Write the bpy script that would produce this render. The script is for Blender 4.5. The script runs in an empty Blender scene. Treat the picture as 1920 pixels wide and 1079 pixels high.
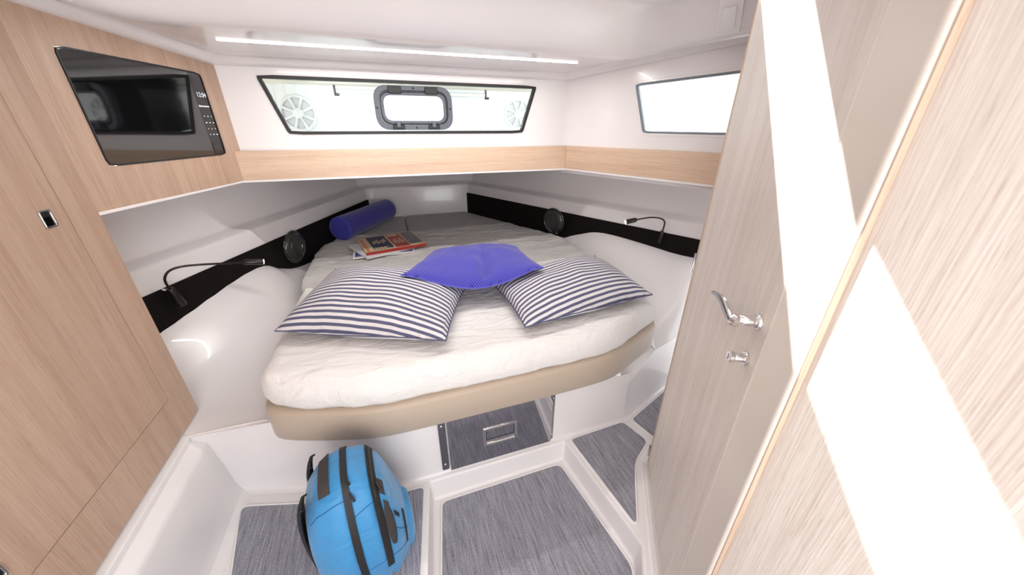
import bpy, bmesh, math, random
from mathutils import Vector, noise, Matrix
sin, cos, rad = math.sin, math.cos, math.radians
SC = bpy.context.scene
COL = SC.collection
random.seed(4)

# ---------------------------------------------------------------- camera
H = 1.5; FPX = 645.0; PITCH = rad(24.9); YAW = rad(19)
cd = bpy.data.cameras.new('camera'); cam = bpy.data.objects.new('camera', cd); COL.objects.link(cam)
cd.sensor_width = 36; cd.lens = FPX / 1920 * 36; cd.clip_start = 0.02; cd.clip_end = 200
cam.location = (0, 0, H); cam.rotation_euler = (rad(90) - PITCH, 0, -YAW)
cd.dof.use_dof = True; cd.dof.focus_distance = 1.7; cd.dof.aperture_fstop = 2.8
SC.camera = cam
# ---------------------------------------------------------------- sky, sun, lights, exposure
W = bpy.data.worlds.new('sky'); SC.world = W; W.use_nodes = True
bg = W.node_tree.nodes['Background']; bg.inputs[0].default_value = (0.93, 0.96, 1.0, 1); bg.inputs[1].default_value = 2.6
sd = bpy.data.lights.new('sun', 'SUN'); sun = bpy.data.objects.new('sun', sd); COL.objects.link(sun)
sd.energy = 17; sd.color = (1.0, 0.96, 0.9); sd.angle = rad(0.7)
SUN_EL, SUN_AZ = 40, 156
SDIR = Vector((cos(rad(SUN_EL)) * sin(rad(SUN_AZ)), cos(rad(SUN_EL)) * cos(rad(SUN_AZ)), -sin(rad(SUN_EL))))
sun.rotation_euler = SDIR.to_track_quat('-Z', 'Y').to_euler()
def area(name, loc, aim, sx, sy, power, col=(1, 1, 1)):
    l = bpy.data.lights.new(name, 'AREA'); o = bpy.data.objects.new(name, l); COL.objects.link(o)
    l.shape = 'RECTANGLE'; l.size = sx; l.size_y = sy; l.energy = power; l.color = col
    o.location = loc; o.rotation_euler = (Vector(aim) - Vector(loc)).to_track_quat('-Z', 'Y').to_euler(); return o
# added fill lamp behind the camera, aimed up to brighten the raised ceiling
area('ceiling_fill', (-0.1, -0.80, 1.1), (0.2, 0.9, 1.95), 1.2, 0.9, 13, (1.0, 0.985, 0.97))
# light of the LED strip in the ceiling, and an added lamp brightening the cockpit panel
area('led_strip_light', (0.225, 1.8345, 1.7955), (0.225, 1.8344, 0.6), 1.5, 0.009, 7.5, (1.0, 0.975, 0.95))
area('cockpit_fill', (0.8, 2.44, 1.74), (0.9, 2.9, 1.45), 2.4, 0.2, 5.0, (0.96, 0.98, 1.0))
vs = SC.view_settings; vs.view_transform = 'Standard'; vs.look = 'None'; vs.exposure = 0.30; vs.gamma = 1; vs.use_curve_mapping = False

# ---------------------------------------------------------------- measuring helpers (photo pixel -> point on a real plane)
FW = Vector((sin(YAW) * cos(PITCH), cos(YAW) * cos(PITCH), -sin(PITCH)))
RT = Vector((cos(YAW), -sin(YAW), 0)); UP = RT.cross(FW); EYE = Vector((0, 0, H))
def ray(px, py): return FW * FPX + RT * (px - 960) - UP * (py - 539.5)
def onpl(px, py, p, n):
    d = ray(px, py); n = Vector(n); return EYE + d * ((Vector(p) - EYE).dot(n) / d.dot(n))
def onz(px, py, z): return onpl(px, py, (0, 0, z), (0, 0, 1))
def ony(px, py, y): return onpl(px, py, (0, y, 0), (0, 1, 0))
def onv(px, py, a, az, off=0.0):      # vertical plane through (x,y) heading az degrees, shifted by off to its right
    n = Vector((cos(rad(az)), -sin(rad(az)), 0)); return onpl(px, py, Vector((a[0], a[1], 0)) + n * off, n)

# ---------------------------------------------------------------- materials
def newmat(name):
    m = bpy.data.materials.new(name); m.use_nodes = True
    return m, m.node_tree.nodes, m.node_tree.links, m.node_tree.nodes['Principled BSDF']
def lin(c): return tuple(((v / 255 + 0.055) / 1.055) ** 2.4 if v / 255 > 0.04045 else v / 255 / 12.92 for v in c) + (1,)
def plain(name, rgb, rough=0.4, metal=0.0, bump=0.0, bscale=200, coat=0.0, vary=0.04, emit=None, estr=0, spec=0.5):
    m, N, L, b = newmat(name); c = lin(rgb)
    b.inputs['Roughness'].default_value = rough; b.inputs['Metallic'].default_value = metal
    b.inputs['Coat Weight'].default_value = coat; b.inputs['Specular IOR Level'].default_value = spec
    tc = N.new('ShaderNodeTexCoord'); nz = N.new('ShaderNodeTexNoise'); nz.inputs['Scale'].default_value = 3
    L.new(tc.outputs['Object'], nz.inputs['Vector'])
    mx = N.new('ShaderNodeMix'); mx.data_type = 'RGBA'
    mx.inputs['A'].default_value = tuple(v * (1 - vary) for v in c[:3]) + (1,); mx.inputs['B'].default_value = tuple(min(1, v * (1 + vary)) for v in c[:3]) + (1,)
    L.new(nz.outputs['Fac'], mx.inputs['Factor']); L.new(mx.outputs['Result'], b.inputs['Base Color'])
    if bump:
        n2 = N.new('ShaderNodeTexNoise'); n2.inputs['Scale'].default_value = bscale; n2.inputs['Detail'].default_value = 4
        L.new(tc.outputs['Object'], n2.inputs['Vector'])
        bp = N.new('ShaderNodeBump'); bp.inputs['Strength'].default_value = bump; bp.inputs['Distance'].default_value = 0.002
        L.new(n2.outputs['Fac'], bp.inputs['Height']); L.new(bp.outputs['Normal'], b.inputs['Normal'])
    if emit: b.inputs['Emission Color'].default_value = lin(emit); b.inputs['Emission Strength'].default_value = estr
    return m
def wood(name, light, dark, rotz=0.0, grain='Z', rough=0.42, bump=0.25, fine=1.0):
    m, N, L, b = newmat(name); b.inputs['Roughness'].default_value = rough
    tc = N.new('ShaderNodeTexCoord'); r = N.new('ShaderNodeMapping'); r.inputs['Rotation'].default_value = (0, 0, rotz)
    L.new(tc.outputs['Object'], r.inputs['Vector'])
    def layer(along, across, det, dist=0.0):
        mp = N.new('ShaderNodeMapping'); mp.inputs['Scale'].default_value = (across, across, along) if grain == 'Z' else (along, across, across)
        nz = N.new('ShaderNodeTexNoise'); nz.inputs['Scale'].default_value = 1; nz.inputs['Detail'].default_value = det; nz.inputs['Distortion'].default_value = dist
        L.new(r.outputs['Vector'], mp.inputs['Vector']); L.new(mp.outputs['Vector'], nz.inputs['Vector']); return nz
    a = layer(6, 330 * fine, 5, 0.3); c = layer(0.9, 26 * fine, 3, 0.4); p = layer(22, 520 * fine, 2)
    m1 = N.new('ShaderNodeMath'); m1.operation = 'MULTIPLY_ADD'; m1.inputs[1].default_value = 0.55
    m2 = N.new('ShaderNodeMath'); m2.operation = 'MULTIPLY'; m2.inputs[1].default_value = 0.55
    L.new(c.outputs['Fac'], m2.inputs[0]); L.new(a.outputs['Fac'], m1.inputs[0]); L.new(m2.outputs[0], m1.inputs[2])
    cr = N.new('ShaderNodeValToRGB'); cr.color_ramp.elements[0].position = 0.38; cr.color_ramp.elements[0].color = lin(dark)
    cr.color_ramp.elements[1].position = 0.66; cr.color_ramp.elements[1].color = lin(light); L.new(m1.outputs[0], cr.inputs['Fac'])
    pr = N.new('ShaderNodeValToRGB'); pr.color_ramp.elements[0].position = 0.30; pr.color_ramp.elements[0].color = (0.66, 0.6, 0.55, 1)
    pr.color_ramp.elements[1].position = 0.42; pr.color_ramp.elements[1].color = (1, 1, 1, 1); L.new(p.outputs['Fac'], pr.inputs['Fac'])
    mx = N.new('ShaderNodeMix'); mx.data_type = 'RGBA'; mx.blend_type = 'MULTIPLY'; mx.inputs['Factor'].default_value = 0.45
    L.new(cr.outputs['Color'], mx.inputs['A']); L.new(pr.outputs['Color'], mx.inputs['B']); L.new(mx.outputs['Result'], b.inputs['Base Color'])
    bp = N.new('ShaderNodeBump'); bp.inputs['Strength'].default_value = bump; bp.inputs['Distance'].default_value = 0.0012
    L.new(a.outputs['Fac'], bp.inputs['Height']); L.new(bp.outputs['Normal'], b.inputs['Normal'])
    return m
def fabric(name, rgb, scale=600, bump=0.35, rough=0.9, crease=0.0):
    m, N, L, b = newmat(name); b.inputs['Roughness'].default_value = rough; b.inputs['Sheen Weight'].default_value = 0.25
    tc = N.new('ShaderNodeTexCoord'); nz = N.new('ShaderNodeTexNoise'); nz.inputs['Scale'].default_value = scale; nz.inputs['Detail'].default_value = 3
    L.new(tc.outputs['Object'], nz.inputs['Vector']); c = lin(rgb)
    mx = N.new('ShaderNodeMix'); mx.data_type = 'RGBA'; mx.inputs['A'].default_value = tuple(v * 0.88 for v in c[:3]) + (1,)
    mx.inputs['B'].default_value = tuple(min(1, v * 1.08) for v in c[:3]) + (1,)
    L.new(nz.outputs['Fac'], mx.inputs['Factor']); L.new(mx.outputs['Result'], b.inputs['Base Color'])
    bp = N.new('ShaderNodeBump'); bp.inputs['Strength'].default_value = bump; bp.inputs['Distance'].default_value = 0.0012
    L.new(nz.outputs['Fac'], bp.inputs['Height']); last = bp
    if crease:
        mp = N.new('ShaderNodeMapping'); mp.inputs['Scale'].default_value = (5, 11, 8); mp.inputs['Rotation'].default_value = (0, 0, 0.5)
        n3 = N.new('ShaderNodeTexNoise'); n3.inputs['Scale'].default_value = 1.0; n3.inputs['Detail'].default_value = 5; n3.inputs['Distortion'].default_value = 1.2
        L.new(tc.outputs['Object'], mp.inputs['Vector']); L.new(mp.outputs['Vector'], n3.inputs['Vector'])
        b2 = N.new('ShaderNodeBump'); b2.inputs['Strength'].default_value = crease; b2.inputs['Distance'].default_value = 0.03
        L.new(n3.outputs['Fac'], b2.inputs['Height']); L.new(bp.outputs['Normal'], b2.inputs['Normal']); last = b2
    L.new(last.outputs['Normal'], b.inputs['Normal'])
    return m
def stripes(name, n, ca, cb, duty=0.5):
    m, N, L, b = newmat(name); b.inputs['Roughness'].default_value = 0.9
    uv = N.new('ShaderNodeUVMap'); sp = N.new('ShaderNodeSeparateXYZ'); L.new(uv.outputs['UV'], sp.inputs['Vector'])
    mu = N.new('ShaderNodeMath'); mu.operation = 'MULTIPLY'; mu.inputs[1].default_value = n; L.new(sp.outputs['Y'], mu.inputs[0])
    fr = N.new('ShaderNodeMath'); fr.operation = 'FRACT'; L.new(mu.outputs[0], fr.inputs[0])
    cr = N.new('ShaderNodeValToRGB'); e = cr.color_ramp.elements; e[0].position = 0.0; e[0].color = lin(ca); e[1].position = duty; e[1].color = lin(cb)
    k = e.new(duty - 0.05); k.color = lin(ca); k = e.new(0.95); k.color = lin(cb); k = e.new(1.0); k.color = lin(ca)
    L.new(fr.outputs[0], cr.inputs['Fac'])
    tc = N.new('ShaderNodeTexCoord'); nz = N.new('ShaderNodeTexNoise'); nz.inputs['Scale'].default_value = 500; L.new(tc.outputs['Object'], nz.inputs['Vector'])
    mx = N.new('ShaderNodeMix'); mx.data_type = 'RGBA'; mx.blend_type = 'MULTIPLY'; mx.inputs['Factor'].default_value = 0.35
    L.new(cr.outputs['Color'], mx.inputs['A']); L.new(nz.outputs['Fac'], mx.inputs['B']); L.new(mx.outputs['Result'], b.inputs['Base Color'])
    n3 = N.new('ShaderNodeTexNoise'); n3.inputs['Scale'].default_value = 9; n3.inputs['Detail'].default_value = 4; n3.inputs['Distortion'].default_value = 1
    L.new(tc.outputs['Object'], n3.inputs['Vector'])
    b2 = N.new('ShaderNodeBump'); b2.inputs['Strength'].default_value = 0.35; b2.inputs['Distance'].default_value = 0.03
    L.new(n3.outputs['Fac'], b2.inputs['Height']); L.new(b2.outputs['Normal'], b.inputs['Normal'])
    return m
def weave(name, base, dot, scale=130):
    m, N, L, b = newmat(name); b.inputs['Roughness'].default_value = 0.75; b.inputs['Sheen Weight'].default_value = 0.3
    uv = N.new('ShaderNodeUVMap'); mp = N.new('ShaderNodeMapping'); mp.inputs['Rotation'].default_value = (0, 0, 0.78); mp.inputs['Scale'].default_value = (scale, scale, scale)
    L.new(uv.outputs['UV'], mp.inputs['Vector']); ck = N.new('ShaderNodeTexVoronoi'); ck.inputs['Scale'].default_value = 1; ck.inputs['Randomness'].default_value = 0.0
    L.new(mp.outputs['Vector'], ck.inputs['Vector'])
    cr = N.new('ShaderNodeValToRGB'); cr.color_ramp.elements[0].position = 0.22; cr.color_ramp.elements[0].color = lin(dot)
    cr.color_ramp.elements[1].position = 0.4; cr.color_ramp.elements[1].color = lin(base); L.new(ck.outputs['Distance'], cr.inputs['Fac'])
    L.new(cr.outputs['Color'], b.inputs['Base Color'])
    bp = N.new('ShaderNodeBump'); bp.inputs['Strength'].default_value = 0.3; bp.inputs['Distance'].default_value = 0.001; bp.invert = True
    L.new(ck.outputs['Distance'], bp.inputs['Height']); L.new(bp.outputs['Normal'], b.inputs['Normal'])
    return m
def carpet(name):
    m, N, L, b = newmat(name); b.inputs['Roughness'].default_value = 0.85
    tc = N.new('ShaderNodeTexCoord')
    def lay(sx, sy, d):
        mp = N.new('ShaderNodeMapping'); mp.inputs['Scale'].default_value = (sx, sy, 50); mp.inputs['Rotation'].default_value = (0, 0, rad(4))
        nz = N.new('ShaderNodeTexNoise'); nz.inputs['Scale'].default_value = 1; nz.inputs['Detail'].default_value = d
        L.new(tc.outputs['Object'], mp.inputs['Vector']); L.new(mp.outputs['Vector'], nz.inputs['Vector']); return nz
    a = lay(170, 9, 4); c = lay(520, 160, 2)
    mm = N.new('ShaderNodeMath'); mm.operation = 'MULTIPLY_ADD'; mm.inputs[1].default_value = 0.55
    m2 = N.new('ShaderNodeMath'); m2.operation = 'MULTIPLY'; m2.inputs[1].default_value = 0.5; L.new(c.outputs['Fac'], m2.inputs[0])
    L.new(a.outputs['Fac'], mm.inputs[0]); L.new(m2.outputs[0], mm.inputs[2])
    cr = N.new('ShaderNodeValToRGB'); cr.color_ramp.elements[0].position = 0.34; cr.color_ramp.elements[0].color = lin((98, 96, 105))
    cr.color_ramp.elements[1].position = 0.72; cr.color_ramp.elements[1].color = lin((172, 171, 181)); L.new(mm.outputs[0], cr.inputs['Fac'])
    L.new(cr.outputs['Color'], b.inputs['Base Color'])
    bp = N.new('ShaderNodeBump'); bp.inputs['Strength'].default_value = 0.4; bp.inputs['Distance'].default_value = 0.001
    L.new(mm.outputs[0], bp.inputs['Height']); L.new(bp.outputs['Normal'], b.inputs['Normal'])
    return m
def glassy(name, tint, gloss=0.08):
    m, N, L, b = newmat(name); N.remove(b); out = N['Material Output']
    t = N.new('ShaderNodeBsdfTransparent'); t.inputs[0].default_value = tint; g = N.new('ShaderNodeBsdfGlossy'); g.inputs['Roughness'].default_value = 0.02
    fr = N.new('ShaderNodeFresnel'); fr.inputs['IOR'].default_value = 1.3
    mx = N.new('ShaderNodeMixShader'); L.new(fr.outputs[0], mx.inputs[0]); L.new(t.outputs[0], mx.inputs[1]); L.new(g.outputs[0], mx.inputs[2]); L.new(mx.outputs[0], out.inputs['Surface'])
    return m

WHITE = plain('white_gelcoat', (226, 221, 220), 0.22, coat=0.3, vary=0.012)
WHITE2 = plain('white_satin', (228, 224, 223), 0.35, vary=0.01)
OAK = wood('oak_vertical', (190, 162, 142), (168, 139, 118))
OAKH = wood('oak_horizontal', (212, 184, 160), (190, 159, 133), grain='X')
OAKR = wood('oak_horizontal_right', (212, 184, 160), (190, 159, 133), grain='X', rotz=rad(70))
PALE = wood('oak_door_paled', (224, 216, 208), (206, 194, 184), rotz=rad(30))  # cabinet oak tinted paler, with glare on the door put into the colour
PALE2 = wood('pale_oak_panel', (230, 221, 213), (208, 196, 186), rotz=rad(5), fine=1.0, bump=0.6)
EDGE = wood('oak_edging', (200, 176, 154), (172, 146, 124))
STILE = plain('beige_lacquer', (208, 199, 190), 0.3, vary=0.01)
SEAM = plain('dark_seam', (110, 84, 66), 0.8)
BLACK = plain('black_felt', (20, 15, 14), 0.85, bump=0.2, bscale=900, spec=0.15)
RUBBER = plain('black_rubber', (24, 23, 24), 0.5)
DARKPL = plain('charcoal_plastic', (84, 88, 98), 0.4)
GUN = plain('gunmetal', (58, 52, 49), 0.32, metal=0.8)
CHROME = plain('chrome', (222, 220, 220), 0.07, metal=1.0, vary=0)
STEEL = plain('mirror_steel', (186, 186, 190), 0.035, metal=1.0, vary=0)
STEELB = plain('brushed_flange', (150, 150, 154), 0.28, metal=1.0, vary=0.02)
BGLASS = plain('black_glass', (12, 12, 13), 0.06, coat=1.0, vary=0)
BGLASS2 = plain('control_glass', (38, 34, 35), 0.12, vary=0)
SMOKE = plain('smoked_lens', (52, 50, 50), 0.12, coat=0.8)
SHEET = fabric('white_sheet', (229, 225, 222), crease=0.8)
GREY = fabric('grey_sheet', (188, 184, 181), crease=1.0)
GREY_SHADE = fabric('grey_sheet_shaded', (170, 165, 162), crease=0.25)  # same grey fabric, darkened in the colour for shade at the foot
TAN = fabric('tan_leatherette', (182, 165, 147), scale=260, bump=0.25, rough=0.55)
STRIPE = stripes('navy_stripes', 24, (94, 96, 124), (234, 229, 229), 0.48)
STRIPE2 = stripes('navy_stripes_narrow', 22, (94, 96, 124), (234, 229, 229), 0.48)
BLUE = weave('blue_weave', (46, 42, 146), (84, 82, 190), 70)
BLUED = weave('blue_weave_bolster', (42, 38, 138), (72, 70, 178), 60)
CARPET = carpet('woven_grey_carpet')
PACK = fabric('backpack_blue', (48, 132, 186), scale=700, bump=0.2, rough=0.5, crease=0.5)
PACKB = plain('backpack_black', (26, 24, 24), 0.6, bump=0.3, bscale=600)
PACKG = plain('backpack_charcoal', (58, 54, 54), 0.6, bump=0.3, bscale=500)
PANE = glassy('window_glass', (0.94, 0.96, 0.965, 1))
LED = plain('led', (255, 255, 255), 0.5, emit=(255, 250, 244), estr=9)
BULB = plain('lamp_glow', (255, 255, 255), 0.5, emit=(255, 246, 226), estr=45)
GLYPH = plain('display_glyphs', (220, 224, 228), 0.5, emit=(222, 228, 232), estr=0.5)
CREAM = plain('cream_headliner', (222, 216, 200), 0.6)
OUTW = plain('outdoor_white', (236, 240, 240), 0.45)
SPKW = plain('white_speaker_plastic', (232, 234, 234), 0.35)

# ---------------------------------------------------------------- object helpers
def tag(o, label=None, cat=None, group=None, kind=None):
    if label: o['label'] = label
    if cat: o['category'] = cat
    if group: o['group'] = group
    if kind: o['kind'] = kind
    return o
def thing(name, label, cat, loc, group=None):
    o = bpy.data.objects.new(name, None); o.empty_display_size = 0.05; COL.objects.link(o); o.location = loc
    return tag(o, label, cat, group)
def wloc(o):
    v = Vector((0, 0, 0))
    while o: v += o.location; o = o.parent
    return v
def emit(name, bm, mats, parent=None, smooth=True, origin=None, bevel=0, angle=35, segs=2, subsurf=0):
    """link a bmesh given in world coordinates as one mesh object"""
    base = wloc(parent) if parent else Vector((0, 0, 0))
    if origin is None:
        xs = [v.co for v in bm.verts]
        c = sum(xs, Vector()) / max(1, len(xs)); origin = Vector((c.x, c.y, min(v.z for v in xs)))
    origin = Vector(origin)
    bmesh.ops.recalc_face_normals(bm, faces=bm.faces)
    for v in bm.verts: v.co -= origin
    me = bpy.data.meshes.new(name); bm.to_mesh(me); bm.free()
    for m in (mats if isinstance(mats, (list, tuple)) else [mats]): me.materials.append(m)
    for p in me.polygons: p.use_smooth = smooth
    if smooth and hasattr(me, 'set_sharp_from_angle'): me.set_sharp_from_angle(angle=rad(angle))
    o = bpy.data.objects.new(name, me); COL.objects.link(o)
    if parent: o.parent = parent
    o.location = origin - base
    if bevel:
        b = o.modifiers.new('bevel', 'BEVEL'); b.width = bevel; b.segments = segs; b.limit_method = 'ANGLE'; b.angle_limit = rad(30)
        b.harden_normals = False
    if subsurf:
        s = o.modifiers.new('sub', 'SUBSURF'); s.levels = subsurf; s.render_levels = subsurf
    return o
def struct(name, bm, mats, **k):
    o = emit(name, bm, mats, **k); o['kind'] = 'structure'; return o
def BM(): return bmesh.new()
def quadbox(bm, o, a, b, c, mi=0):
    """box spanned by vectors a, b, c from corner o"""
    o, a, b, c = Vector(o), Vector(a), Vector(b), Vector(c)
    vs = [bm.verts.new(o + a * i + b * j + c * k) for k in (0, 1) for j in (0, 1) for i in (0, 1)]
    for f in ((0, 2, 3, 1), (4, 5, 7, 6), (0, 1, 5, 4), (2, 6, 7, 3), (0, 4, 6, 2), (1, 3, 7, 5)):
        fc = bm.faces.new([vs[i] for i in f]); fc.material_index = mi
def prism(bm, poly, ext, mi=0):
    """closed solid: polygon (3-D points) extruded by vector ext"""
    ext = Vector(ext); a = [bm.verts.new(Vector(p)) for p in poly]; b = [bm.verts.new(Vector(p) + ext) for p in poly]; n = len(a)
    fs = [bm.faces.new(a), bm.faces.new(b[::-1])] + [bm.faces.new((a[i], b[i], b[(i + 1) % n], a[(i + 1) % n])) for i in range(n)]
    for f in fs: f.material_index = mi
def roundpoly(poly, r, seg=5, closed=True):
    """round the corners of a planar polygon (3-D points); r a number or a list"""
    out = []; P = [Vector(p) for p in poly]; n = len(P)
    for i in range(n):
        rr = r[i] if isinstance(r, (list, tuple)) else r
        if not closed and i in (0, n - 1) or rr <= 0: out.append(P[i]); continue
        a, b, c = P[i - 1], P[i], P[(i + 1) % n]
        u = (a - b); v = (c - b); d = min(rr, u.length * 0.48, v.length * 0.48); p0 = b + u.normalized() * d; p2 = b + v.normalized() * d
        for k in range(seg + 1):
            t = k / seg; out.append(p0 * (1 - t) ** 2 + b * 2 * t * (1 - t) + p2 * t * t)
    return out
def ringframe(bm, outer, inner, ext, mi=0):
    ext = Vector(ext); n = len(outer)
    A = [bm.verts.new(Vector(p)) for p in outer]; B = [bm.verts.new(Vector(p)) for p in inner]
    C = [bm.verts.new(Vector(p) + ext) for p in outer]; D = [bm.verts.new(Vector(p) + ext) for p in inner]
    for i in range(n):
        j = (i + 1) % n
        for f in ((A[i], A[j], B[j], B[i]), (C[i], D[i], D[j], C[j]), (A[i], C[i], C[j], A[j]), (B[i], B[j], D[j], D[i])):
            bm.faces.new(f).material_index = mi
def grid(bm, rows, closed=False, mi=0, uv=None):
    V = [[bm.verts.new(Vector(p)) for p in r] for r in rows]; n = len(V[0]); fs = []
    for i in range(len(V) - 1):
        for j in range(n if closed else n - 1):
            f = bm.faces.new((V[i][j], V[i][(j + 1) % n], V[i + 1][(j + 1) % n], V[i + 1][j])); f.material_index = mi; fs.append((f, i, j))
    if uv:
        L = bm.loops.layers.uv.verify()
        for f, i, j in fs:
            for l, (a, b) in zip(f.loops, ((i, j), (i, j + 1), (i + 1, j + 1), (i + 1, j))): l[L].uv = uv(a, b)
    return V
def tube(bm, pts, r, seg=10, mi=0, cap=True):
    P = [Vector(p) for p in pts]; rows = []; n = len(P)
    ref = Vector((0.13, 0.21, 0.97)).normalized()
    for i, p in enumerate(P):
        t = (P[min(i + 1, n - 1)] - P[max(i - 1, 0)]).normalized(); a = t.cross(ref).normalized(); b = t.cross(a); ref = ref if abs(t.dot(ref)) < 0.95 else a
        rr = r[i] if isinstance(r, (list, tuple)) else r
        rows.append([p + (a * cos(2 * math.pi * k / seg) + b * sin(2 * math.pi * k / seg)) * rr for k in range(seg)])
    V = grid(bm, rows, True, mi)
    if cap: bm.faces.new(V[0][::-1]).material_index = mi; bm.faces.new(V[-1]).material_index = mi
def smoothpath(pts, k=8):
    P = [Vector(p) for p in pts]; Q = [P[0]] + P + [P[-1]]; out = []
    for i in range(1, len(Q) - 2):
        for s in range(k):
            t = s / k; a, b, c, d = Q[i - 1], Q[i], Q[i + 1], Q[i + 2]
            out.append(0.5 * ((2 * b) + (c - a) * t + (2 * a - 5 * b + 4 * c - d) * t * t + (3 * b - a - 3 * c + d) * t ** 3))
    out.append(P[-1]); return out
def lathe(bm, c, axis, prof, seg=32, mi=0, cap=True):
    """profile [(radius, height along axis)] turned round axis at c"""
    c, axis = Vector(c), Vector(axis).normalized(); a = axis.orthogonal().normalized(); b = axis.cross(a)
    rows = [[c + axis * h + (a * cos(2 * math.pi * k / seg) + b * sin(2 * math.pi * k / seg)) * r for k in range(seg)] for r, h in prof]
    V = grid(bm, rows, True, mi)
    if cap: bm.faces.new(V[0][::-1]).material_index = mi; bm.faces.new(V[-1]).material_index = mi
def sst(a, b, x): t = max(0, min(1, (x - a) / (b - a))); return t * t * (3 - 2 * t)
def offset2(poly, d):
    """inset a closed 2-D outline (counter-clockwise) by d"""
    n = len(poly); out = []
    for i in range(n):
        a, b, c = Vector(poly[i - 1]), Vector(poly[i]), Vector(poly[(i + 1) % n])
        t = ((b - a).normalized() + (c - b).normalized()); t = t.normalized() if t.length > 1e-6 else (c - b).normalized()
        out.append(Vector((b.x - t.y * d, b.y + t.x * d)))
    return out
def resample(poly, n):
    P = [Vector(p) for p in poly]; P.append(P[0]); L = [0]
    for i in range(1, len(P)): L.append(L[-1] + (P[i] - P[i - 1]).length)
    out = []; j = 0
    for k in range(n):
        s = L[-1] * k / n
        while L[j + 1] < s: j += 1
        t = (s - L[j]) / max(1e-9, L[j + 1] - L[j]); out.append(P[j].lerp(P[j + 1], t))
    return out
def slab(bm, outline, prof, rings=1, hf=None, n=160, cap=True):
    """soft solid: outline (ccw 2-D), prof = [(inset, z)...] bottom to top, then rings closing to the centre"""
    o = resample(outline, n); rows = []
    for ins, z in prof:
        q = offset2(o, ins) if ins else o
        rows.append([(p.x, p.y, z + (hf(p.x, p.y, 0.4) if hf and z > prof[-1][1] - 0.03 else 0)) for p in q])
    q = offset2(o, prof[-1][0]); c = sum(q, Vector((0, 0))) / len(q); z = prof[-1][1]
    for k in range(1, rings):
        t = 1 - k / rings
        row = []
        for p in q:
            w = c + (p - c) * t; row.append((w.x, w.y, z + (hf(w.x, w.y, 1) if hf else 0)))
        rows.append(row)
    V = grid(bm, rows, True)
    if cap: bm.faces.new(V[0][::-1])
    cv = bm.verts.new((c.x, c.y, z + (hf(c.x, c.y, 1) if hf else 0)))
    for i in range(n): bm.faces.new((V[-1][i], V[-1][(i + 1) % n], cv))

# ================================================================= STRUCTURE
AZL, AZR = 22.5, -25.0
LF, RF = Vector((-0.22, 3.85)), Vector((0.78, 3.85))           # foot corners of the hull
dL = Vector((sin(rad(AZL)), cos(rad(AZL)))); dR = Vector((sin(rad(AZR)), cos(rad(AZR))))
def hullL(y, off=0.0):   # off > 0 goes inboard
    p = LF - dL * ((LF.y - y) / dL.y); return Vector((p.x + cos(rad(AZL)) * off, p.y - sin(rad(AZL)) * off))
def hullR(y, off=0.0):
    p = RF - dR * ((RF.y - y) / dR.y); return Vector((p.x - cos(rad(AZR)) * off, p.y + sin(rad(AZR)) * off))
# hull liner: lower band, ledge, upper band
prof = [(0.0, 0.30), (0.0, 0.93), (0.004, 0.945), (0.016, 0.955), (0.075, 0.966), (0.085, 0.975), (0.09, 0.99), (0.14, 1.30)]
def hullstrip(pts, nrm):
    bm = BM(); rows = []
    for p, n in zip(pts, nrm): rows.append([(p[0] + n[0] * o, p[1] + n[1] * o, z) for o, z in prof])
    grid(bm, rows); return bm
nL = Vector((-cos(rad(AZL)), sin(rad(AZL)))); nR = Vector((cos(rad(AZR)), -sin(rad(AZR)))); nF = Vector((0, 1))
def miter(a, b): m = (a + b).normalized(); return m / max(0.3, m.dot(a))
cL0 = LF - dL * 0.05; cL1 = LF + Vector((0.05, 0)); cR0 = RF - dR * 0.05; cR1 = RF - Vector((0.05, 0))
mL, mR = miter(nL, nF), miter(nR, nF)
struct('wall_left', hullstrip([hullL(1.0), hullL(2.2), cL0], [nL, nL, miter(nL, mL)]), WHITE)
struct('wall_front', hullstrip([cL0, cL1, cR1, cR0], [miter(nL, mL), miter(nF, mL), miter(nF, mR), miter(nR, mR)]), WHITE)
struct('wall_right', hullstrip([cR0, hullR(2.2), hullR(1.0)], [miter(nR, mR), nR, nR]), WHITE)

# sloping side tops beside the bed
def sidetop(inner, outer, k=14):
    bm = BM(); A = smoothpath(inner, 5); B = smoothpath(outer, 5)
    n = len(A); rows = []
    for i in range(n):
        a, b = A[i], B[i]; row = []
        for j in range(k + 1):
            t = j / k; p = a.lerp(b, t); w_ = sst(1.45, 2.3, a.y) if a.x < 0 else 1; p.z = a.z + (b.z - a.z) * ((0.5 * t + 0.5 * sst(0, 0.9, t)) * w_ + t ** 6 * (1 - w_)); row.append(p)
        rows.append(row)
    grid(bm, rows); return bm
def hp(f, y, z, off=-0.006): p = f(y, off); return (p.x, p.y, z)
struct('trim_1', sidetop(
    [(-0.57, 1.315, 0.400), (-0.60, 1.50, 0.400), (-0.60, 1.78, 0.425), (-0.60, 2.34, 0.47), (-0.60, 2.50, 0.50), (-0.60, 2.64, 0.52), (-0.58, 2.97, 0.55)],
    [(-1.0, 1.340, 0.386), hp(hullL, 1.50, 0.66), hp(hullL, 1.78, 0.695), hp(hullL, 2.34, 0.735), hp(hullL, 2.50, 0.665), hp(hullL, 2.66, 0.603), hp(hullL, 2.97, 0.572)]), WHITE)
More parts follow.
